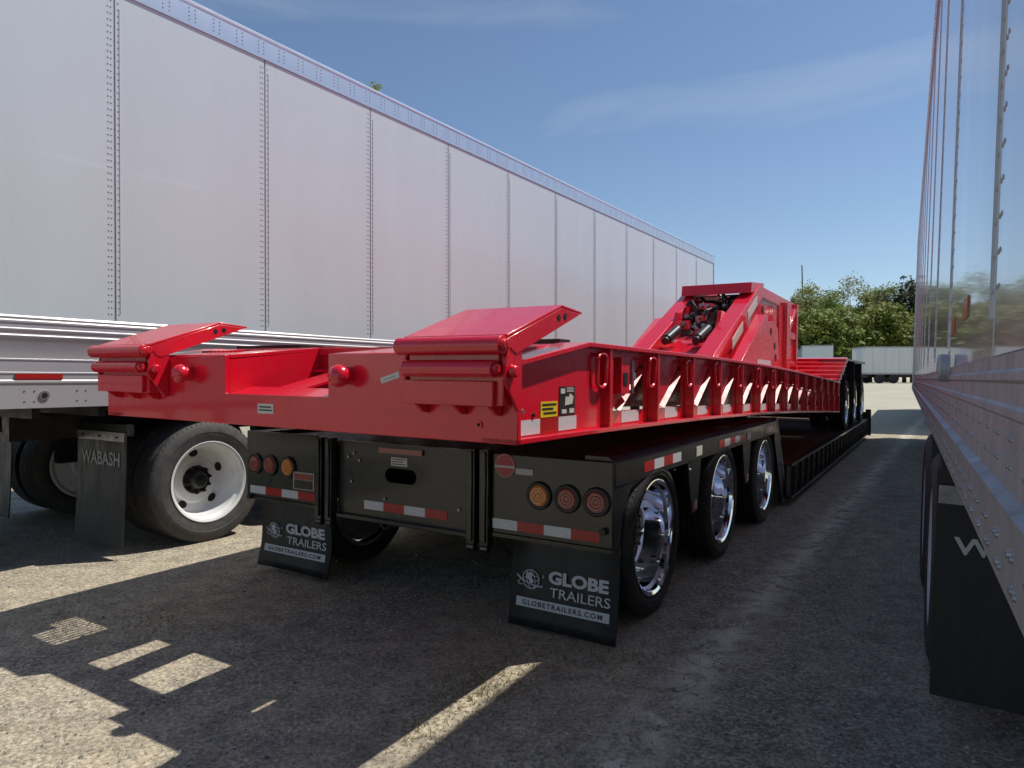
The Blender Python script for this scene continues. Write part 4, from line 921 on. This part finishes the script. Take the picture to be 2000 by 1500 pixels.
pe = bpy.data.objects.new('utility_pole', MB().cyl((0, 0, 0), (-.45, 0, hgt(518, 92)), .13, 10, .07).mesh('utility_pole', 'bark')); COL.objects.link(pe); pe.location = (at(1572, 92), 92, .85)
pe['label'] = 'thin leaning pole standing above the trees'; pe['category'] = 'pole'

# ------------------------------------------------------------------ loose gravel and weeds on the ground near the camera
rnd = random.Random(3); vs = []; fs = []; cols = []
for i in range(14000):
    d = 2.0 + 7.5 * rnd.random() ** 1.7; u = rnd.uniform(-150, 2050); X = (u - 1000) / F * d
    s_ = rnd.uniform(.002, .0065) * (1 + .9*(rnd.random() < .04)); k = len(vs); a = rnd.uniform(0, 6)
    P = [(cos(a)*1.2, sin(a)*1.2, 0), (-sin(a), cos(a), .1), (-cos(a)*1.1, -sin(a)*1.1, 0), (sin(a)*.9, -cos(a)*.9, .1), (rnd.uniform(-.3, .3), rnd.uniform(-.3, .3), .9)]
    vs += [(X + p[0]*s_, d + p[1]*s_, p[2]*s_) for p in P]; fs += [(k, k+1, k+4), (k+1, k+2, k+4), (k+2, k+3, k+4), (k+3, k, k+4)]
me = bpy.data.meshes.new('loose_gravel'); me.from_pydata(vs, [], fs)
m, t, b = principled('gravel_stone', (.3, .28, .22), .85); g = t.nodes.new('ShaderNodeNewGeometry'); r = t.nodes.new('ShaderNodeValToRGB')
r.color_ramp.elements[0].color = (.10, .095, .085, 1); r.color_ramp.elements[1].color = (.42, .39, .32, 1)
t.links.new(g.outputs['Random Per Island'], r.inputs[0]); t.links.new(r.outputs[0], b.inputs[0]); me.materials.append(m)
o = bpy.data.objects.new('loose_gravel', me); COL.objects.link(o); o['kind'] = 'stuff'; o['label'] = 'loose pale gravel scattered over the asphalt'; o['category'] = 'gravel'
vs = []; fs = []
for i in range(1600):
    u, v = rnd.choice(((820, 1440), (900, 1370), (930, 1350), (1000, 1300), (980, 1330), (300, 1215), (120, 1220), (1230, 1290), (1150, 1290)))
    u += rnd.gauss(0, 40); v += rnd.gauss(0, 22); d = F * CH / (v - 740); X = (u - 1000) / F * d
    a = rnd.uniform(0, 6); h_ = rnd.uniform(.006, .022); k = len(vs)
    vs += [(X - cos(a)*.003, d - sin(a)*.003, 0), (X + cos(a)*.002, d + sin(a)*.002, 0), (X + rnd.gauss(0, .01), d + rnd.gauss(0, .01), h_)]; fs.append((k, k+1, k+2))
me = bpy.data.meshes.new('dry_weeds'); me.from_pydata(vs, [], fs); me.materials.append(M['weed'])
o = bpy.data.objects.new('dry_weeds', me); COL.objects.link(o); o['kind'] = 'stuff'; o['label'] = 'dry moss and tiny weeds in the asphalt'; o['category'] = 'weeds'
